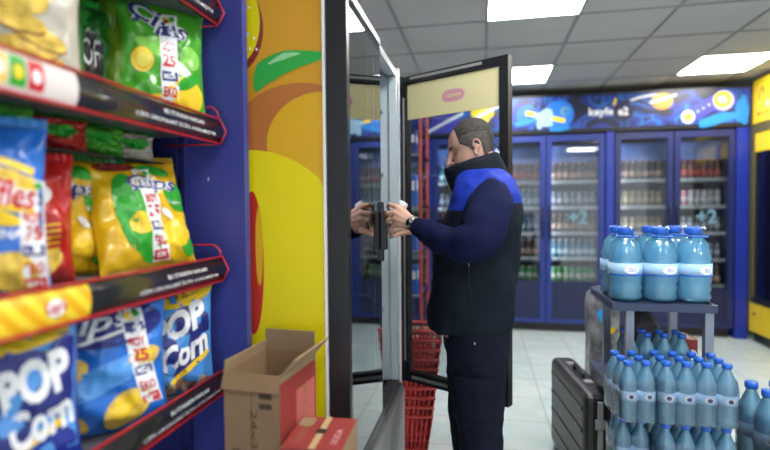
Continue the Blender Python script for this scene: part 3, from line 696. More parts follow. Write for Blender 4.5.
def basket():
    m = MB(); red = mat('basket_red', (.62, .06, .06), .4)
    w0, d0, w1, d1, h = .19, .19, .25, .25, .20
    n = 9
    def rim(w, d, z, r): m.tube([(-w/2, -d/2, z), (w/2, -d/2, z), (w/2, d/2, z), (-w/2, d/2, z), (-w/2, -d/2, z)], r, red, 6)
    rim(w1, d1, h, .009); rim(w0+(w1-w0)*.5, d0+(d1-d0)*.5, h*.5, .004); rim(w0, d0, 0.006, .006)
    m.box((-w0/2, -d0/2, 0), (w0/2, d0/2, .006), red)
    for k in range(n+1):
        t = -1+2*k/n
        for s in (-1, 1):
            m.tube([(t*w0/2, s*d0/2, .004), (t*w1/2, s*d1/2, h)], .005, red, 5); m.tube([(s*w0/2, t*d0/2, .004), (s*w1/2, t*d1/2, h)], .005, red, 5)
    return m
bk = None
for k in range(10):
    t = thing('shopping_basket', ['red slatted shopping basket at the bottom of the stack by the glass door', 'red shopping basket nested inside the stack by the glass door', 'red shopping basket at the top of the stack by the glass door'][0 if k == 0 else (2 if k == 9 else 1)], 'basket', (-.41, 2.78, .003+k*.052), .15, 'red shopping baskets stacked behind the open door') if k == 0 else copy_tree(bk)
    if k == 0:
        bk = t; basket().build('basket_body', t)
        hm = MB(); hm.tube(spline([(-.12, -.1, .2), (-.105, -.1, .225), (0, -.1, .235), (.105, -.1, .225), (.12, -.1, .2)]), .005, black_metal, 6); hm.build('handle', t)
    else:
        t.location.z = .003+k*.052; t.location.x = -.41+.006*k
        t['label'] = 'red shopping basket at the top of the stack by the glass door' if k == 9 else 'red shopping basket nested in the middle of the stack by the glass door'

# ------------------------------------------------------------------ cartons bottom centre
kraft = mat('kraft_cardboard', (.25, .155, .08), .85, var=.1, vscale=8, bump=.1, bscale=40); kraft_in = mat('kraft_inside', (.30, .2, .11), .85, var=.08); redprint = mat('carton_red_print', (.29, .035, .03), .6)
dprint = mat('carton_dark_print', (.06, .035, .02), .7)
t = thing('carton', 'plain brown carton on the floor carrying the open one', 'carton', (-.555, 1.25, 0), math.radians(-4))
m = MB(); m.box((-.078, -.11, 0), (.078, .11, .598), kraft); m.build('box_body', t)
m = MB(); m.box((-.078, -.025, .5982), (.078, .025, .599), mat('tape', (.5, .38, .2), .3)); m.build('tape', t)
ob = thing('carton', 'open brown carton with raised flaps and red side beside the mango picture', 'carton', (-.555, 1.25, .6), math.radians(-4))
bw, bd_, bh = .155, .22, .325; T = .004
m = MB(); m.box((-bw/2, -bd_/2, 0), (bw/2, bd_/2, T), kraft)
m.box((-bw/2, -bd_/2, T), (bw/2, -bd_/2+T, bh), kraft); m.box((-bw/2, bd_/2-T, T), (bw/2, bd_/2, bh), kraft); m.box((-bw/2, -bd_/2+T, T), (-bw/2+T, bd_/2-T, bh), kraft); m.box((bw/2-T, -bd_/2+T, T), (bw/2, bd_/2-T, bh), kraft_in)
Sf = lambda u, v, h: (u, -bd_/2-h, v); Sr = lambda u, v, h: (bw/2+h, u, v)
p_rect(m, Sr, -bd_/2, .0, bd_/2, bh-.02, redprint, .0005)
p_rect(m, Sr, -.02, .05, .10, .26, mat('carton_red_light', (.5, .12, .1), .6), .001); p_text(m, Sr, 'İÇECEK', 0.03, .17, .2, .05, kraft, .0015, PI/2)
p_text(m, Sf, '24x330', .005, .16, .15, .018, dprint, .0006, -PI/2); p_text(m, Sf, 'SODA', -.045, .11, .05, .022, dprint, .0006, -PI/2, bold=.03)
for v in (.24, .265, .29): p_rect(m, Sf, .02, v, .055, v+.014, dprint, .0006)
for v in (.06, .085): p_rect(m, Sf, -.055, v, -.03, v+.014, dprint, .0006)
p_rect(m, Sf, -.001, .02, .0005, .3, dprint, .0006); m.build('box_body', ob)
def flap(a, b_, outv, hh, name='flap', mm=kraft):
    m = MB(); a, b_, o_ = Vector(a), Vector(b_), Vector(outv); n = (b_-a).cross(o_).normalized()*.004
    v = [a, b_, b_+o_*hh, a+o_*hh]; m.add([p for p in v]+[p+n for p in v], [(0, 3, 2, 1), (4, 5, 6, 7), (0, 1, 5, 4), (1, 2, 6, 5), (2, 3, 7, 6), (3, 0, 4, 7)], mm); m.build(name, ob)
flap((-bw/2, bd_/2, bh), (bw/2, bd_/2, bh), Vector((0, .0, 1)).normalized(), .06, mm=kraft_in)
flap((-bw/2, -bd_/2, bh), (bw/2, -bd_/2, bh), Vector((0, -.35, -.9)).normalized(), .04)
flap((bw/2, -bd_/2, bh), (bw/2, bd_/2, bh), Vector((.65, 0, .75)).normalized(), .06, mm=kraft_in)
flap((-bw/2, -bd_/2, bh), (-bw/2, bd_/2, bh), Vector((.1, 0, .9)).normalized(), .03, mm=kraft_in)
t = thing('carton', 'brown carton on the floor under the closed red-topped one', 'carton', (-.395, 1.175, 0), math.radians(3))
m = MB(); m.box((-.073, -.088, 0), (.073, .088, .50), kraft); m.build('box_body', t)
m = MB(); m.box((-.073, -.02, .5002), (.073, .02, .501), mat('tape', (.5, .38, .2), .3)); m.build('tape', t)
t = thing('carton', 'closed carton with a red printed top beside the open carton', 'carton', (-.395, 1.175, .502), math.radians(3))
m = MB(); w_, d_, h_ = .147, .178, .275; m.box((-w_/2, -d_/2, 0), (w_/2, d_/2, h_), kraft)
St = lambda u, v, h: (u, v, h_+h); p_rect(m, St, -w_/2, -d_/2, w_/2, d_/2, redprint, .0005); Sf2 = lambda u, v, h: (u, -d_/2-h, v)
p_rect(m, Sf2, -w_/2, 0, w_/2, h_, redprint, .0005)
p_text(m, St, 'İÇECEK', -.045, -.01, .10, .025, kraft, .001, PI/2); p_ell(m, St, -.05, .055, .02, .028, kraft_in, .0012, sq=4)
p_text(m, St, 'SODA', .045, -.02, .08, .016, ppink, .001, PI/2); m.build('box_body', t)
m = MB(); m.box((-.008, -d_/2, h_+.0006), (.008, d_/2, h_+.0016), mat('tape', (.5, .38, .2), .3)); m.box((-.012, -.01, h_+.0017), (.012, .015, h_+.0022), pblack); m.build('tape', t)

# ------------------------------------------------------------------ water stand, right
water = clear('water_bottle_plastic', (.80, .92, .99), 1.1, .04, .60, (.32, .72, 1.0), .12, .5)
water2 = clear('big_bottle_plastic', (.74, .90, .99), 1.1, .04, .62, (.24, .68, 1.0), .12, .5)
capb = mat('cap_blue', (.02, .13, .6), .35); lblm = mat('bottle_label', (.42, .66, .92), .4); film = clear('shrink_film', (.98, .99, 1), .8, .02, .02, (.8, .9, 1), .12, 1.0)
rack = thing('metal_stand', 'dark two-tier metal stand carrying the large water bottles', 'stand', (.70, 2.33, 0))
dk = mat('stand_dark_blue', (.03, .045, .10), .4); grl = mat('stand_grey', (.22, .25, .31), .4, metal=.3)
for z in (.95, .595):
    m = MB(); m.box((-.18, -.2, z-.022), (.18, .2, z-.002), dk); m.box((-.19, -.21, z-.03), (-.178, .21, z), dk); m.box((.178, -.21, z-.03), (.19, .21, z), dk)
    m.box((-.178, -.21, z-.03), (.178, -.2, z), dk); m.box((-.178, .2, z-.03), (.178, .21, z), dk); m.build('shelf', rack)
for x in (-.122, .165):
    for y in (-.185, .185):
        m = MB(); m.box((x-.015, y-.015, 0), (x+.015, y+.015, .925), grl); m.build('leg', rack)
def big_bottle():
    t = thing('water_bottle', '', 'water bottle'); m = MB(); r = .066
    pr = [(.05, 0), (r*.97, .008), (r, .02), (r*.97, .04), (r, .055), (r*.97, .07), (r, .085), (r, .15), (r*.97, .165), (r, .18), (r*.97, .2), (r*.8, .235), (r*.5, .258), (.022, .27), (.02, .285)]
    pr = [(a*.94 if a > .06 and abs(a-r) > 1e-6 and z < .21 else a, z) for a, z in pr]; m.lathe(pr, water2, 24); m.build('bottle_body', t)
    m = MB(); m.lathe([(.03, .272), (.032, .275), (.032, .295), (.028, .3), (.001, .3)], capb, 16); m.build('cap', t)
    m = MB(); m.lathe([(r+.001, .105), (r+.001, .155)], lblm, 24); S = lambda u, v, h: ((r+.0015+h)*math.sin(u), -(r+.0015+h)*math.cos(u), v)
    p_ell(m, S, 0, .13, .45, .016, pwhite, .0003); p_text(m, S, 'SU', 0, .13, .35, .014, capb, .0008); p_rect(m, S, -1.5, .105, 1.5, .111, capb, .0004, 12, 1); m.build('label', t)
    m = MB(); m.tube([(0, -.02, .285), (.0, -.05, .30), (0, -.055, .292)], .004, pwhite, 6); m.tube(spline([(-.024, 0, .268), (-.04, -.02, .262), (0, -.06, .262), (.04, -.02, .262), (.024, 0, .268)]), .004, capb, 6); m.build('handle', t)
    return t
bb = big_bottle(); k = 0
pos = [(.580, 2.215), (.710, 2.21), (.836, 2.215), (.582, 2.36), (.715, 2.355), (.815, 2.37)]
nm = ['front left', 'front middle', 'front right', 'back left', 'back middle', 'back right']
for p, n_ in zip(pos, nm):
    o = bb if k == 0 else copy_tree(bb); k += 1
    o.location = (p[0], p[1], .9505); o.rotation_euler.z = .15*k
    tag(o, f'large blue water bottle at the {n_} on top of the dark stand', 'water bottle', 'large water bottles on the stand')
def bottle_mesh(r, h):
    m = MB(); m.lathe([(r*.7, 0), (r*.98, .005), (r, .015), (r*.94, h*.14), (r, h*.2), (r*.94, h*.27), (r, h*.34), (r*.93, h*.45), (r, h*.56), (r*.98, h*.66), (r*.7, h*.79), (r*.42, h*.88), (r*.38, h*.94)], water, 16); return m
def pack(label, loc, nx, ny, r, h, rotz=0):
    t = thing('water_pack', label, 'water pack', loc, rotz, 'shrink-wrapped packs of water bottles'); p = 2*r*1.01
    proto_b = None
    for i in range(nx):
        for j in range(ny):
            x = (i-(nx-1)/2)*p; y = (j-(ny-1)/2)*p
            if proto_b is None:
                proto_b = bottle_mesh(r, h).build('bottle', t); c = MB(); c.lathe([(r*.46, h*.925), (r*.5, h*.93), (r*.5, h*.99), (r*.44, h), (.001, h)], capb, 12); c.build('cap', proto_b)
                l = MB(); l.lathe([(r+.0008, h*.36), (r+.0008, h*.52)], lblm, 16); S = lambda u, v, hh: ((r+.001+hh)*math.sin(u), -(r+.001+hh)*math.cos(u), v); p_ell(l, S, 0, h*.44, .5, h*.05, pwhite, .0003); p_ell(l, S, 0, h*.44, .25, h*.035, pnavy, .0008); l.build('label', proto_b); o = proto_b
            else: o = copy_tree(proto_b, t)
            o.location = (x, y, 0); o.rotation_euler.z = random.uniform(-.4, .4) if j else 0
    f = MB(); w, d = nx*p/2+.003, ny*p/2+.003; R = []
    for z, s in ((.002, 1), (h*.3, 1), (h*.6, 1.0), (h*.74, .97)):
        ring = []
        for k in range(48):
            a = 2*PI*k/48; c, s_ = math.cos(a), math.sin(a); e = .25
            x = w*s*math.copysign(abs(c)**e, c); y = d*s*math.copysign(abs(s_)**e, s_); q = 1+.012*noise.noise(Vector((x*30, y*30, z*30+loc[0])))
            ring.append((x*q, y*q, z))
        R.append(ring)
    f.rings(R, film, cap=False); f.build('shrink_wrap', t)
    return t
pack('pack of small water bottles on the lower tier of the dark stand', (.69, 2.22, .5955), 4, 2, .032, .225)
pack('pack of small water bottles, topmost of the front stack', (.735, 1.975, .567), 4, 3, .032, .22)
pack('pack of small water bottles under the topmost front pack', (.735, 1.975, .345), 4, 3, .032, .22)
pack('narrow upper pack of small water bottles left of the front stack', (.535, 1.975, .567), 2, 3, .031, .215, .12)
pack('narrow lower pack of small water bottles left of the front stack', (.535, 1.99, .345), 2, 2, .031, .215, .08)
pack('pack of larger water bottles at the right edge of the picture', (1.16, 2.06, .345), 4, 3, .045, .315, .15)
# pallets carrying the packs
wood = mat('pallet_wood', (.42, .27, .14), .8, var=.2, vscale=15, bump=.2, bscale=30)
def pallet(loc, w, d, label, levels):
    t = thing('wooden_crate', label, 'crate', loc)
    for k in range(levels):
        z = k*.114
        m = MB()
        for q in range(4):
            y = -d/2+q*(d-.05)/3; m.box((-w/2, y, z+.098), (w/2, y+.05, z+.112), wood)
        for q in range(3):
            x = -w/2+q*(w-.04)/2; m.box((x, -d/2, z+.0), (x+.04, d/2, z+.098), wood)
        m.build('slats', t)
    return t
pallet((.69, 1.975, 0), .44, .26, 'stacked wooden crate under the front water packs', 3)
pallet((1.16, 2.06, 0), .42, .40, 'stacked wooden crate under the larger water bottles', 3)
# bits on the lower tier behind the pack
m = MB()
R = []
for z, s in ((0, .9), (.05, 1.05), (.12, 1.0), (.2, .8), (.25, .45), (.27, .2)):
    R.append([((.095+.02*noise.noise(Vector((math.cos(a)*2, math.sin(a)*2, z*9))))*s*math.cos(a), (.06+.02*noise.noise(Vector((math.cos(a)*3, math.sin(a)*3, z*14))))*s*math.sin(a), z) for a in [2*PI*k/32 for k in range(32)]])
m.rings(R, mat('dark_sack', (.07, .07, .075), .35, bump=.5, bscale=25)); o = m.build('plastic_sack', loc=(.71, 2.43, .5955)); tag(o, 'dark grey plastic sack behind the pack on the lower tier', 'sack')
t = thing('carton', 'small red carton with a white spot at the right of the lower tier', 'carton', (.845, 2.3, .5955)); m = MB(); m.box((-.022, -.06, 0), (.022, .06, .19), redprint, bev=.003)
S = lambda u, v, h: (u, -.0605-h, v); p_ell(m, S, 0, .12, .022, .03, pwhite, .0005); p_text(m, S, 'N', 0, .12, .02, .03, pred, .001, bold=.05); m.build('box_body', t)
m = MB(); m.box((-.01, -.06, .1902), (.01, .06, .1912), mat('tape', (.5, .38, .2), .3)); m.build('tape', t)

# black hard case and wrapped bundle
case_m = mat('case_black', (.016, .017, .018), .38, bump=.15, bscale=60)
cs = thing('hard_case', 'black ribbed hard case standing on the floor left of the water packs', 'case', (.475, 2.63, 0), math.radians(7))
m = MB(); m.box((-.065, -.30, .02), (.065, .30, .50), case_m, bev=.035)
for z in (.12, .22, .32, .42): m.box((-.070, -.26, z-.012), (.070, .26, z+.012), case_m, bev=.005)
m.box((-.012, -.308, .05), (.012, .308, .47), greyp, bev=.004); m.build('case_body', cs)
for y in (-.14, .14):
    m = MB(); m.box((-.02, y-.02, .495), (.02, y+.02, .51), greyp, bev=.003); m.build('latch', cs)
for z in (.15, .35):
    m = MB(); m.box((-.025, -.318, z), (.025, -.306, z+.045), greyp, bev=.003); m.build('latch', cs)
m = MB(); m.tube(spline([(0, -.07, .5), (0, -.06, .525), (0, .06, .525), (0, .07, .5)]), .009, case_m, 10); m.build('handle', cs)
for y in (-.24, .24):
    m = MB(); m.box((-.045, y-.03, 0), (.045, y+.03, .022), case_m, bev=.004); m.build('foot', cs)
m = MB(); R = []
for z, s in ((0, .92), (.04, 1.02), (.2, 1), (.4, 1.03), (.6, .98), (.78, 1.0), (.85, .9), (.885, .6), (.895, .2)):
    ring = []
    for k in range(40):
        a = 2*PI*k/40; c, s_ = math.cos(a), math.sin(a)
        x = .078*s*math.copysign(abs(c)**.5, c); y = .11*s*math.copysign(abs(s_)**.5, s_); q = 1+.1*noise.noise(Vector((x*20, y*20, z*9)))
        ring.append((x*q, y*q, z))
    R.append(ring)
bun = thing('wrapped_bundle', 'tall grey bundle wrapped in clear plastic behind the black case', 'bundle', (.65, 2.93, 0))
gm = mat('bundle_grey', (.2, .21, .22), .3, var=.85, vscale=14, bump=.6, bscale=25); m.rings(R, gm); m.build('bundle_body', bun)
m = MB(); S = lambda u, v, h: (u, -.118-h, v); p_ell(m, S, -.02, .76, .03, .035, pcyan, .0, wob=.1); p_ell(m, S, .01, .68, .03, .02, pyel, .001, wob=.1); m.build('sticker', bun)

# ------------------------------------------------------------------ the man
skin = mat('skin', (.60, .35, .26), .5, var=.08, vscale=25, bump=.06, bscale=220, subs=.05)
man = thing('person', 'man in a blue and black vest over navy fleece, looking down at what he holds', 'person', (0, 1.95, 0))
mo = Vector((0, 1.95, 0))
def remesh(obj, vox, smooth_it=4, fac=.5):
    md = obj.modifiers.new('r', 'REMESH'); md.mode = 'VOXEL'; md.voxel_size = vox; md.use_smooth_shade = True
    sm = obj.modifiers.new('s', 'SMOOTH'); sm.iterations = smooth_it; sm.factor = fac
    dg = bpy.context.evaluated_depsgraph_get(); me = bpy.data.meshes.new_from_object(obj.evaluated_get(dg))
    ms = [m for m in obj.data.materials]; obj.modifiers.clear(); old = obj.data; obj.data = me; bpy.data.meshes.remove(old)
    if not me.materials:
        for m in ms: me.materials.append(m)
    return obj
# ---- head in its own frame: forward +x, left +y, ear at origin, z up
HT = [  # z, front, back, halfwidth
    (-.112, .062, .030, .012), (-.108, .074, .015, .024), (-.098, .084, .0, .036), (-.082, .087, -.02, .047), (-.065, .083, -.045, .055), (-.05, .086, -.06, .060), (-.03, .086, -.078, .064),
    (-.01, .084, -.090, .068), (.008, .082, -.097, .071), (.022, .086, -.100, .073), (.034, .090, -.101, .074), (.05, .089, -.100, .0745), (.068, .083, -.096, .073), (.084, .072, -.088, .068),
    (.098, .056, -.075, .058), (.109, .036, -.056, .044), (.116, .014, -.034, .028), (.119, -.002, -.018, .010)]
def head_pt(z, a, off=0):
    f, bk_, w = table(HT, z); bk_ *= .88; cx = (f*.42+bk_*.58); c, s = math.cos(a), math.sin(a)
    lf = (f-cx) if c > 0 else (cx-bk_); e = .9
    x = cx+(lf+off)*math.copysign(abs(c)**e, c); y = (w+off)*math.copysign(abs(s)**e, s)
    return Vector((x, y, z+off*max(0, (z-.07)/.05)))
def build_head(mb, mt, M):
    n = 56; zs = [-.112+.231*i/70 for i in range(71)]; R = []
    for z in zs:
        ring = []
        for k in range(n):
            a = 2*PI*k/n-PI; p = head_pt(z, a)
            if p.x > 0:
                fr = p.x/.09
                for sy in (-1, 1):       # eye sockets, temples, cheeks
                    p.x -= .010*math.exp(-((p.y-sy*.030)/.016)**2-((z-.014)/.009)**2)*fr
                    p.x += .003*math.exp(-((p.y-sy*.030)/.012)**2-((z-.008)/.005)**2)*fr
                    p.x += .004*math.exp(-((p.y-sy*.034)/.018)**2-((z+.022)/.015)**2)*fr
                p.x += .005*math.exp(-(p.y/.045)**2-((z-.031)/.007)**2)*fr        # brow ridge
                p.x += .006*math.exp(-(p.y/.018)**2-((z+.048)/.006)**2)          # upper lip
                p.x += .006*math.exp(-(p.y/.016)**2-((z+.061)/.006)**2)          # lower lip
                p.x -= .004*math.exp(-(p.y/.02)**2-((z+.0545)/.003)**2)
                p.x += .006*math.exp(-(p.y/.02)**2-((z+.092)/.012)**2)           # chin
            ring.append(p)
        R.append(ring)
    mb.rings(R, mt, M)
    mb.tube(spline([(.084, 0, .022), (.093, 0, .007), (.102, 0, -.009), (.109, 0, -.022)]), lerp_list([.008, .0095, .011, .0115], 6), mt, 12, M, round_ends=True)
    mb.tube([(.088, 0, -.032), (.104, 0, -.027)], [.009, .009], mt, 10, M, round_ends=True)
    for s in (-1, 1):
        mb.ball((.094, s*.011, -.027), .0085, mt, (1.1, .8, .8), M)
        # ear: body, rim, lobe
        mb.ball((-.008, s*.073, -.001), .016, mt, (.7, .35, 1.3), M)
        E_ = [(.004, s*.076, .012), (.0, s*.082, .026), (-.012, s*.086, .030), (-.021, s*.087, .020), (-.022, s*.085, .004), (-.015, s*.081, -.012), (-.006, s*.078, -.026), (.003, s*.076, -.024), (.004, s*.075, -.012)]
        mb.tube(spline(E_, 5), .0042, mt, 8, M, round_ends=True)
HM = Matrix.Translation((-.034, 1.95, 1.555)) @ Matrix.Rotation(PI+math.radians(7), 4, 'Z') @ Matrix.Rotation(math.radians(17), 4, 'Y') @ Matrix.Diagonal((.95, .95, .97, 1))
Mi = Matrix.Translation(-mo)
bod = MB(); build_head(bod, skin, HM)
bod.tube([HM @ Vector((-.02, 0, -.02)), (-.01, 1.95, 1.47), (.01, 1.95, 1.40), (.015, 1.95, 1.3)], [.058, .058, .062, .07], skin, 20)
def sup_ring(z, xf, xb, w, e=.8, yc=1.95, n=48, tilt=0):
    cx = (xf+xb)/2; a = (xb-xf)/2; out = []
    for k in range(n):
        t = 2*PI*k/n; c, s = math.cos(t), math.sin(t)
        out.append(Vector((cx+a*math.copysign(abs(c)**e, c), yc+w*math.copysign(abs(s)**e, s), z+tilt*c)))
    return out
TR = [(.86, -.16, .09, .17), (1.0, -.15, .09, .16), (1.15, -.13, .10, .165), (1.3, -.10, .11, .19), (1.39, -.07, .09, .17), (1.44, -.04, .07, .09)]
bod.rings([sup_ring(*r) for r in TR], skin)
# arms: left (near) and right
LS, LE, LW = Vector((.03, 1.81, 1.33)), Vector((-.02, 1.67, 1.215)), Vector((-.245, 1.83, 1.27))
RS, RE, RW = Vector((.03, 2.09, 1.33)), Vector((-.03, 2.22, 1.20)), Vector((-.265, 2.05, 1.255))
bod.tube([LS, LE], [.042, .035], skin, 16, round_ends=True); bod.tube([LE, LE.lerp(LW, .4), LW], [.030, .028, .025], skin, 16, round_ends=True)
bod.tube([RS, RE], [.042, .035], skin, 16, round_ends=True); bod.tube([RE, RE.lerp(RW, .4), RW], [.032, .029, .025], skin, 16, round_ends=True)
# legs and feet
for (hx, hy, kx, ax, s) in ((-.02, 1.87, -.035, .0, -1), (-.03, 2.04, -.065, -.05, 1)):
    bod.tube([(hx, hy, .92), (kx, hy-.0, .48), (ax, hy, .08)], [.085, .055, .04], skin, 18, round_ends=True)
# hands. palm then five fingers
def hand(wr, kn, tips, thumb, r=.0088):
    """wr wrist; kn four knuckles; tips per finger list of joints; thumb joints"""
    c = sum((Vector(k_) for k_ in kn), Vector())/4
    for k_ in kn: bod.tube([wr+(Vector(k_)-c)*.45, wr.lerp(Vector(k_), .55)+(Vector(k_)-c)*.1, k_], [.015, .015, .0115], skin, 10, round_ends=True)
    for k_, tp, rr in zip(kn, tips, (1, 1.03, 1, .85)):
        bod.tube([k_]+tp, [r*rr*1.12, r*rr, r*rr*.92, r*rr*.8], skin, 10, round_ends=True)
    bod.tube(thumb, [.015, .0115, .0105, .0085], skin, 10, round_ends=True)
lw_ = LW+Vector((-.012, .004, .008))
hand(lw_, [(-.318, 1.862, 1.340), (-.324, 1.852, 1.319), (-.322, 1.848, 1.297), (-.312, 1.848, 1.276)],
     [[(-.345, 1.876, 1.350), (-.358, 1.90, 1.342), (-.354, 1.918, 1.328)],
      [(-.352, 1.862, 1.316), (-.364, 1.886, 1.308), (-.358, 1.906, 1.300)],
      [(-.350, 1.858, 1.290), (-.360, 1.882, 1.282), (-.352, 1.902, 1.278)],
      [(-.336, 1.858, 1.266), (-.346, 1.878, 1.258), (-.340, 1.895, 1.256)]],
     [(-.272, 1.866, 1.300), (-.296, 1.892, 1.328), (-.312, 1.914, 1.344), (-.330, 1.930, 1.346)])
rw_ = RW+Vector((-.012, -.01, .0))
hand(rw_, [(-.335, 1.985, 1.290), (-.342, 1.988, 1.270), (-.338, 1.992, 1.250), (-.328, 1.998, 1.232)],
     [[(-.358, 1.965, 1.286), (-.362, 1.942, 1.292), (-.352, 1.927, 1.302)],
      [(-.364, 1.966, 1.262), (-.368, 1.944, 1.262), (-.358, 1.928, 1.270)],
      [(-.360, 1.970, 1.240), (-.366, 1.948, 1.238), (-.358, 1.93, 1.244)],
      [(-.350, 1.976, 1.222), (-.358, 1.958, 1.220), (-.352, 1.942, 1.226)]],
     [(-.290, 2.005, 1.285), (-.305, 1.980, 1.310), (-.316, 1.958, 1.325), (-.322, 1.944, 1.338)])
bo = bod.build('body'); remesh(bo, .0032, 3); bo.data.transform(Mi); bo.parent = man
for p in bo.data.polygons: p.use_smooth = True
# hair: shell over the scalp with receding temples
hair = bpy.data.materials.new('greying_hair'); hair.use_nodes = True; nt = hair.node_tree; b = nt.nodes['Principled BSDF']; b.inputs['Roughness'].default_value = .75
tc = nt.nodes.new('ShaderNodeTexCoord'); n1 = nt.nodes.new('ShaderNodeTexNoise'); n1.inputs['Scale'].default_value = 260; n1.inputs['Detail'].default_value = 3
rp = nt.nodes.new('ShaderNodeValToRGB'); rp.color_ramp.elements[0].position = .35; rp.color_ramp.elements[0].color = (.006, .005, .005, 1); rp.color_ramp.elements[1].position = .75; rp.color_ramp.elements[1].color = (.075, .066, .058, 1)
bp = nt.nodes.new('ShaderNodeBump'); bp.inputs['Strength'].default_value = .6; bp.inputs['Distance'].default_value = .003
nt.links.new(tc.outputs['Object'], n1.inputs['Vector']); nt.links.new(n1.outputs['Fac'], rp.inputs['Fac']); nt.links.new(rp.outputs['Color'], b.inputs['Base Color']); nt.links.new(n1.outputs['Fac'], bp.inputs['Height']); nt.links.new(bp.outputs[0], b.inputs['Normal'])
hair2 = hair.copy(); hair2.name = 'grey_temple_hair'; e = [n for n in hair2.node_tree.nodes if n.type == 'VALTORGB'][0].color_ramp.elements; e[0].color = (.02, .017, .015, 1); e[1].color = (.16, .135, .115, 1)
def has_hair(p):
    x, z, y = p.x, p.z, abs(p.y)
    if z > .098: return x < .046+.35*max(0, .03-y)        # thinning front tuft between the temples
    if z > .034: return x < .050
    if z > .010: return x < .016+(z-.010)*1.4
    if x > -.010: return z > -.004 and x < .014
    if x > -.030: return z > .020
    return z > -.052
n = 112; zs = [-.06+.181*i/90 for i in range(91)]; V = []; F = []; FM = []
for z in zs:
    for k in range(n): V.append(head_pt(min(z, .1188), 2*PI*k/n-PI, .0))
def hair_th(p):
    f = min(1, max(.0, (.056-p.x)/.05)); g = min(1, max(0, (p.z-.0)/.06))
    return .0012+(.002+.0035*g)*f+.0012*noise.noise(p*120)*f
ctr = Vector((-.005, 0, .03))
VO = [p+(p-ctr).normalized()*hair_th(p) for p in V]
hb = bmesh.new(); iv = {}
def gv(key, p):
    if key not in iv: iv[key] = hb.verts.new(p)
    return iv[key]
for i in range(len(zs)-1):
    for k in range(n):
        ids = [i*n+k, i*n+(k+1) % n, (i+1)*n+(k+1) % n, (i+1)*n+k]; c = sum((V[q] for q in ids), Vector())/4
        if has_hair(c):
            f = hb.faces.new([gv(q, VO[q]) for q in ids]); f.smooth = True
            f.material_index = 1 if (c.z < .058+.25*min(0, c.x+.02) and c.x > -.06) else 0
top = [gv((len(zs)-1)*n+k, VO[(len(zs)-1)*n+k]) for k in range(n)]
try: hb.faces.new(top)
except Exception: pass
ret = bmesh.ops.extrude_face_region(hb, geom=hb.faces[:]); 
for v in [g_ for g_ in ret['geom'] if isinstance(g_, bmesh.types.BMVert)]: v.co = v.co-(v.co-ctr).normalized()*.009
bmesh.ops.recalc_face_normals(hb, faces=hb.faces[:])
hme = bpy.data.meshes.new('hair'); hb.to_mesh(hme); hb.free(); hme.transform(Mi @ HM); hme.materials.append(hair); hme.materials.append(hair2)
ho = bpy.data.objects.new('hair', hme); C.objects.link(ho); ho.parent = man
m = MB()
for s in (-1, 1):
    m.tube([HM @ Vector(p) for p in ((.0895, s*.014, .027), (.0865, s*.028, .031), (.0775, s*.043, .029))], [.003, .0036, .002], hair, 8, Mi, round_ends=True)
m.build('eyebrows', man)
m = MB()
for s in (-1, 1): m.tube([HM @ Vector(p) for p in ((.0775, s*.021, .0055), (.0765, s*.031, .004), (.0700, s*.041, .0055))], [.0012, .0018, .0012], mat('lash_dark', (.03, .018, .014), .6), 6, Mi, round_ends=True)
m.build('eyelashes', man)

def wrinkle(obj, amp, sc, seed=0):
    me = obj.data; me.update()
    ns_ = [v.normal.copy() for v in me.vertices]
    for v, nn in zip(me.vertices, ns_):
        p = v.co*sc+Vector((seed, seed, seed)); d = noise.noise(p)+.5*noise.noise(p*2.1); v.co += nn*d*amp
    for p in me.polygons: p.use_smooth = True
# vest
vest_b = mat('vest_blue', (.012, .035, .36), .65, spec=.15, bump=.15, bscale=400); vest_k = mat('vest_black', (.005, .009, .017), .7, spec=.15, bump=.15, bscale=400)
VT = [(.885, -.198, .112, .195), (.90, -.206, .115, .20), (.96, -.203, .118, .20), (1.04, -.192, .127, .20), (1.10, -.187, .131, .20), (1.165, -.183, .138, .20), (1.22, -.172, .143, .205), (1.28, -.155, .146, .212), (1.34, -.128, .145, .216), (1.38, -.116, .141, .212),
      (1.405, -.108, .134, .20), (1.43, -.104, .124, .175), (1.45, -.100, .110, .14), (1.468, -.090, .092, .10), (1.478, -.07, .075, .075)]
m = MB(); VR = []
for i in range(len(VT)-1):
    for k in range(4):
        t_ = k/4; VR.append(tuple(a+(b_-a)*t_ for a, b_ in zip(VT[i], VT[i+1])))
VR.append(VT[-1]); m.rings([sup_ring(z, a, b_, w, .78, n=72, tilt=(.004 if z < .95 else 0)) for z, a, b_, w in VR], vest_k)
vo = m.build('vest'); wrinkle(vo, .010, 9); wrinkle(vo, .005, 22, 5); vo.data.materials.append(vest_b)
for p in vo.data.polygons:
    c = p.center
    if c.z > 1.338+.012*math.sin(c.x*9)-.0*c.x: p.material_index = 1
vo.data.transform(Mi); vo.parent = man
m = MB()
zp = spline([(-.045, 1.744, 1.14), (-.046, 1.744, 1.08), (-.038, 1.744, 1.02)])
m.tube(zp, .0018, pblack, 6, Mi); m.box((-.0475, 1.740, 1.133), (-.0445, 1.745, 1.143), greyp, Mi); m.build('pocket_zip', man)
m = MB(); R = []
for t_, (xf, xb, w) in ((0, (-.112, .100, .082)), (.35, (-.128, .092, .080)), (.8, (-.142, .068, .075)), (1, (-.144, .060, .073))):
    zf = 1.39+(1.482-1.39)*t_; zb_ = 1.45+(1.545-1.45)*t_
    cx, a = (xf+xb)/2, (xb-xf)/2
    R.append([Vector((cx+a*math.cos(q), 1.95+w*math.sin(q), (zf+zb_)/2+(zb_-zf)/2*math.cos(q))) for q in [2*PI*k/56 for k in range(56)]])
R2 = [[p+(Vector((-.035, 1.95, p.z))-p).normalized()*.011 for p in r] for r in R[::-1]]
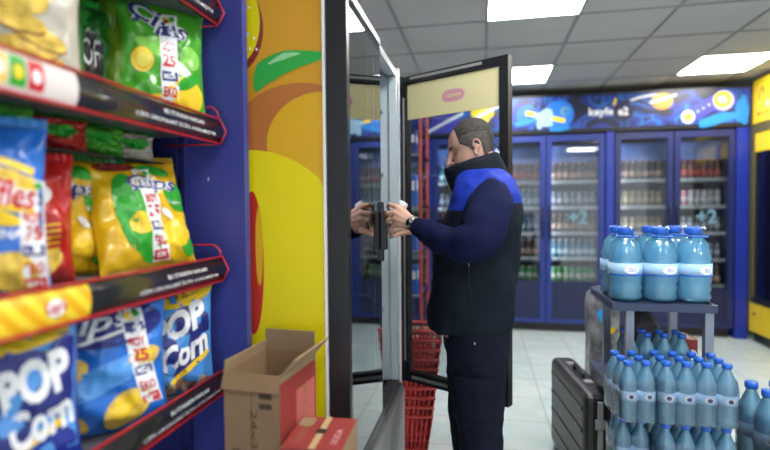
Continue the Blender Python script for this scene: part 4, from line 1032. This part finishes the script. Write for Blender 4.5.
m.rings(R+R2, vest_k, cap=False); cl = m.build('collar'); wrinkle(cl, .003, 20); cl.data.transform(Mi); cl.parent = man
# fleece sleeves
fleece = mat('navy_fleece', (.006, .009, .044), .9, spec=.15, bump=.3, bscale=500)
m = MB()
m.tube(spline([(.030, 1.86, 1.385), (.032, 1.81, 1.378), (.032, 1.762, 1.352), (.012, 1.705, 1.285), (-.022, 1.675, 1.228), (-.085, 1.70, 1.212), (-.15, 1.755, 1.232), (-.20, 1.797, 1.252), (-.236, 1.826, 1.268)], 5),
       lerp_list([.035, .062, .077, .079, .074, .058, .050, .043, .034], 5), fleece, 28)
m.tube(spline([(.030, 2.10, 1.40), (.035, 2.14, 1.36), (.005, 2.19, 1.28), (-.03, 2.215, 1.21), (-.10, 2.168, 1.218), (-.17, 2.12, 1.236), (-.258, 2.055, 1.252)], 5), lerp_list([.066, .076, .074, .068, .054, .046, .034], 5), fleece, 28)
so = m.build('fleece_sleeves'); wrinkle(so, .010, 17, 2); wrinkle(so, .003, 38, 7); so.data.transform(Mi); so.parent = man
# wristwatch
wp = Vector((-.249, 1.838, 1.2745)); wd = (LW-LE).normalized(); wd = Vector((-.8, .35, .33)).normalized()
Q = Matrix.Translation(wp) @ wd.to_track_quat('Z', 'Y').to_matrix().to_4x4()
m = MB(); m.rings([[Vector(((.0275+d_)*math.cos(a), (.0275+d_)*math.sin(a), z)) for a in [2*PI*k/32 for k in range(32)]] for d_, z in ((0, -.008), (.0015, -.008), (.0015, .008), (0, .008), (0, -.008))], steel, Mi @ Q, cap=False); ws = m.build('watch_strap', man)
toc = (Vector((-.05, 0, 1.45))-wp).normalized(); ax = (toc-wd*toc.dot(wd)).normalized()
D = Matrix.Translation(wp+ax*.029) @ ax.to_track_quat('Z', 'Y').to_matrix().to_4x4()
m = MB(); m.lathe([(.016, -.003), (.018, 0), (.018, .005), (.016, .007), (.001, .007)], steel, 24, Mi @ D); m.lathe([(.0145, .0071), (.0145, .0078), (.001, .0078)], pblack, 20, Mi @ D); m.box((-.001, 0, .0079), (.001, .011, .0084), pwhite, Mi @ D); m.box((0, -.001, .0079), (.008, .001, .0084), pwhite, Mi @ D); m.build('watch_dial', ws)
# trousers
trm = mat('navy_twill', (.005, .007, .018), .8, spec=.15, bump=.2, bscale=500)
m = MB()
m.rings([sup_ring(*r, n=40) for r in ((.80, -.145, .098, .16), (.86, -.150, .104, .175), (.93, -.15, .103, .175), (.97, -.14, .09, .16))], trm)
m.tube([(-.021, 1.872, .90), (-.022, 1.868, .80), (-.022, 1.868, .68), (-.012, 1.868, .54), (-.004, 1.868, .45), (.006, 1.868, .30), (.008, 1.868, .12)], [.115, .118, .105, .090, .082, .075, .072], trm, 32, sx=1.0)
m.tube([(-.035, 2.03, .90), (-.035, 2.04, .80), (-.045, 2.04, .64), (-.055, 2.04, .50), (-.052, 2.04, .42), (-.04, 2.04, .30), (-.03, 2.04, .12)], [.11, .108, .098, .084, .078, .072, .07], trm, 32)
to = m.build('trousers'); remesh(to, .008, 8); wrinkle(to, .006, 11, 3); wrinkle(to, .003, 26, 8); to.data.transform(Mi); to.parent = man
# cargo pocket on the near thigh, follows the leg
def leg_pt(a, z, h):
    T_ = [(.45, -.004, .082), (.54, -.012, .090), (.68, -.022, .105), (.80, -.022, .118)]
    cx, r = table(T_, z); return (cx+(r+h)*math.sin(a), 1.868-(r+h)*math.cos(a), z)
m = MB(); Sl = lambda u, v, h: leg_pt(u, v, h+.006)
def slab(u0, v0, u1, v1, th):
    nU, nV = 10, 6; V = []
    for hh in (0, th):
        for j in range(nV+1):
            for i in range(nU+1): V.append(Sl(u0+(u1-u0)*i/nU, v0+(v1-v0)*j/nV, hh))
    N_ = (nU+1)*(nV+1); F = []
    for j in range(nV):
        for i in range(nU):
            a = j*(nU+1)+i; F.append((a, a+1, a+nU+2, a+nU+1)[::-1]); F.append((N_+a, N_+a+1, N_+a+nU+2, N_+a+nU+1))
    edge = [i for i in range(nU+1)]+[j*(nU+1)+nU for j in range(1, nV+1)]+[nV*(nU+1)+i for i in range(nU-1, -1, -1)]+[j*(nU+1) for j in range(nV-1, 0, -1)]
    for a, b_ in zip(edge, edge[1:]+edge[:1]): F.append((a, b_, b_+N_, a+N_))
    m.add(V, F, trm, Mi)
slab(-.62, .585, .55, .735, .006); slab(-.68, .695, .62, .74, .013); slab(-.05, .585, .05, .70, .010)
m.build('cargo_pocket', man)
m = MB(); m.box((-.028, 1.7505, .858), (-.025, 1.7525, .866), steel, Mi); m.build('pocket_clip', man)
shoe = mat('shoe_black', (.012, .012, .013), .4)
for (ax, y) in ((.0, 1.868), (-.04, 2.04)):
    m = MB(); R = []
    for x, w, h in ((.06, .02, .05), (.05, .035, .09), (.0, .042, .11), (-.06, .046, .085), (-.12, .05, .06), (-.17, .045, .045), (-.20, .025, .03)):
        R.append([Vector((ax+x, y+w*math.cos(a)*(.9), max(.002, h/2+h/2*math.sin(a)*1.0))) for a in [2*PI*k/20 for k in range(20)]])
    m.rings(R, shoe, Mi); m.build('shoe', man)
# what he holds: a small bottle with a white cap
hb_ = thing('small_bottle', 'small clear bottle with a white cap held in both of the man\'s hands', 'bottle', (-.333, 1.918, 1.298)); hb_.rotation_euler = (0, math.radians(32), 0)
m = MB(); m.lathe([(.014, -.035), (.017, -.03), (.017, .02), (.014, .032), (.013, .045)], clear('pale_bottle', (.8, .92, .88), 1.2, .08, .35, (.55, .7, .65), .1), 20); m.build('bottle_body', hb_)
m = MB(); m.lathe([(.0175, .042), (.019, .044), (.019, .066), (.015, .071), (.001, .071)], mat('cap_white', (.75, .76, .76), .35), 20); m.build('cap', hb_)

# ------------------------------------------------------------------ light, world, camera
w = bpy.data.worlds.new('room_world'); bpy.context.scene.world = w; w.use_nodes = True
w.node_tree.nodes['Background'].inputs[0].default_value = (.85, .92, 1, 1); w.node_tree.nodes['Background'].inputs[1].default_value = 1.3
sc = bpy.context.scene
cam = bpy.data.cameras.new('camera'); co_ = bpy.data.objects.new('camera', cam); C.objects.link(co_); sc.camera = co_
cam.sensor_width = 36; cam.lens = 36*500/770; cam.clip_start = .02
R_ = Vector((.98160702, .19072841, -.00838601)); U_ = Vector((.00238684, .031662, .99949578)); F_ = Vector((-.19089776, .9811321, -.0306244))
co_.matrix_world = Matrix(((R_.x, U_.x, -F_.x, 0), (R_.y, U_.y, -F_.y, 0), (R_.z, U_.z, -F_.z, 1.33), (0, 0, 0, 1)))
cam.dof.use_dof = True; cam.dof.focus_distance = 1.86; cam.dof.aperture_fstop = 1.08
sc.view_settings.view_transform = 'Standard'; sc.view_settings.look = 'None'; sc.view_settings.exposure = .22; sc.view_settings.gamma = 1; sc.view_settings.use_curve_mapping = False
sc.cycles.use_denoising = True; sc.cycles.max_bounces = 8; sc.cycles.transparent_max_bounces = 24; sc.cycles.sample_clamp_indirect = 4; sc.cycles.caustics_reflective = False; sc.cycles.caustics_refractive = False
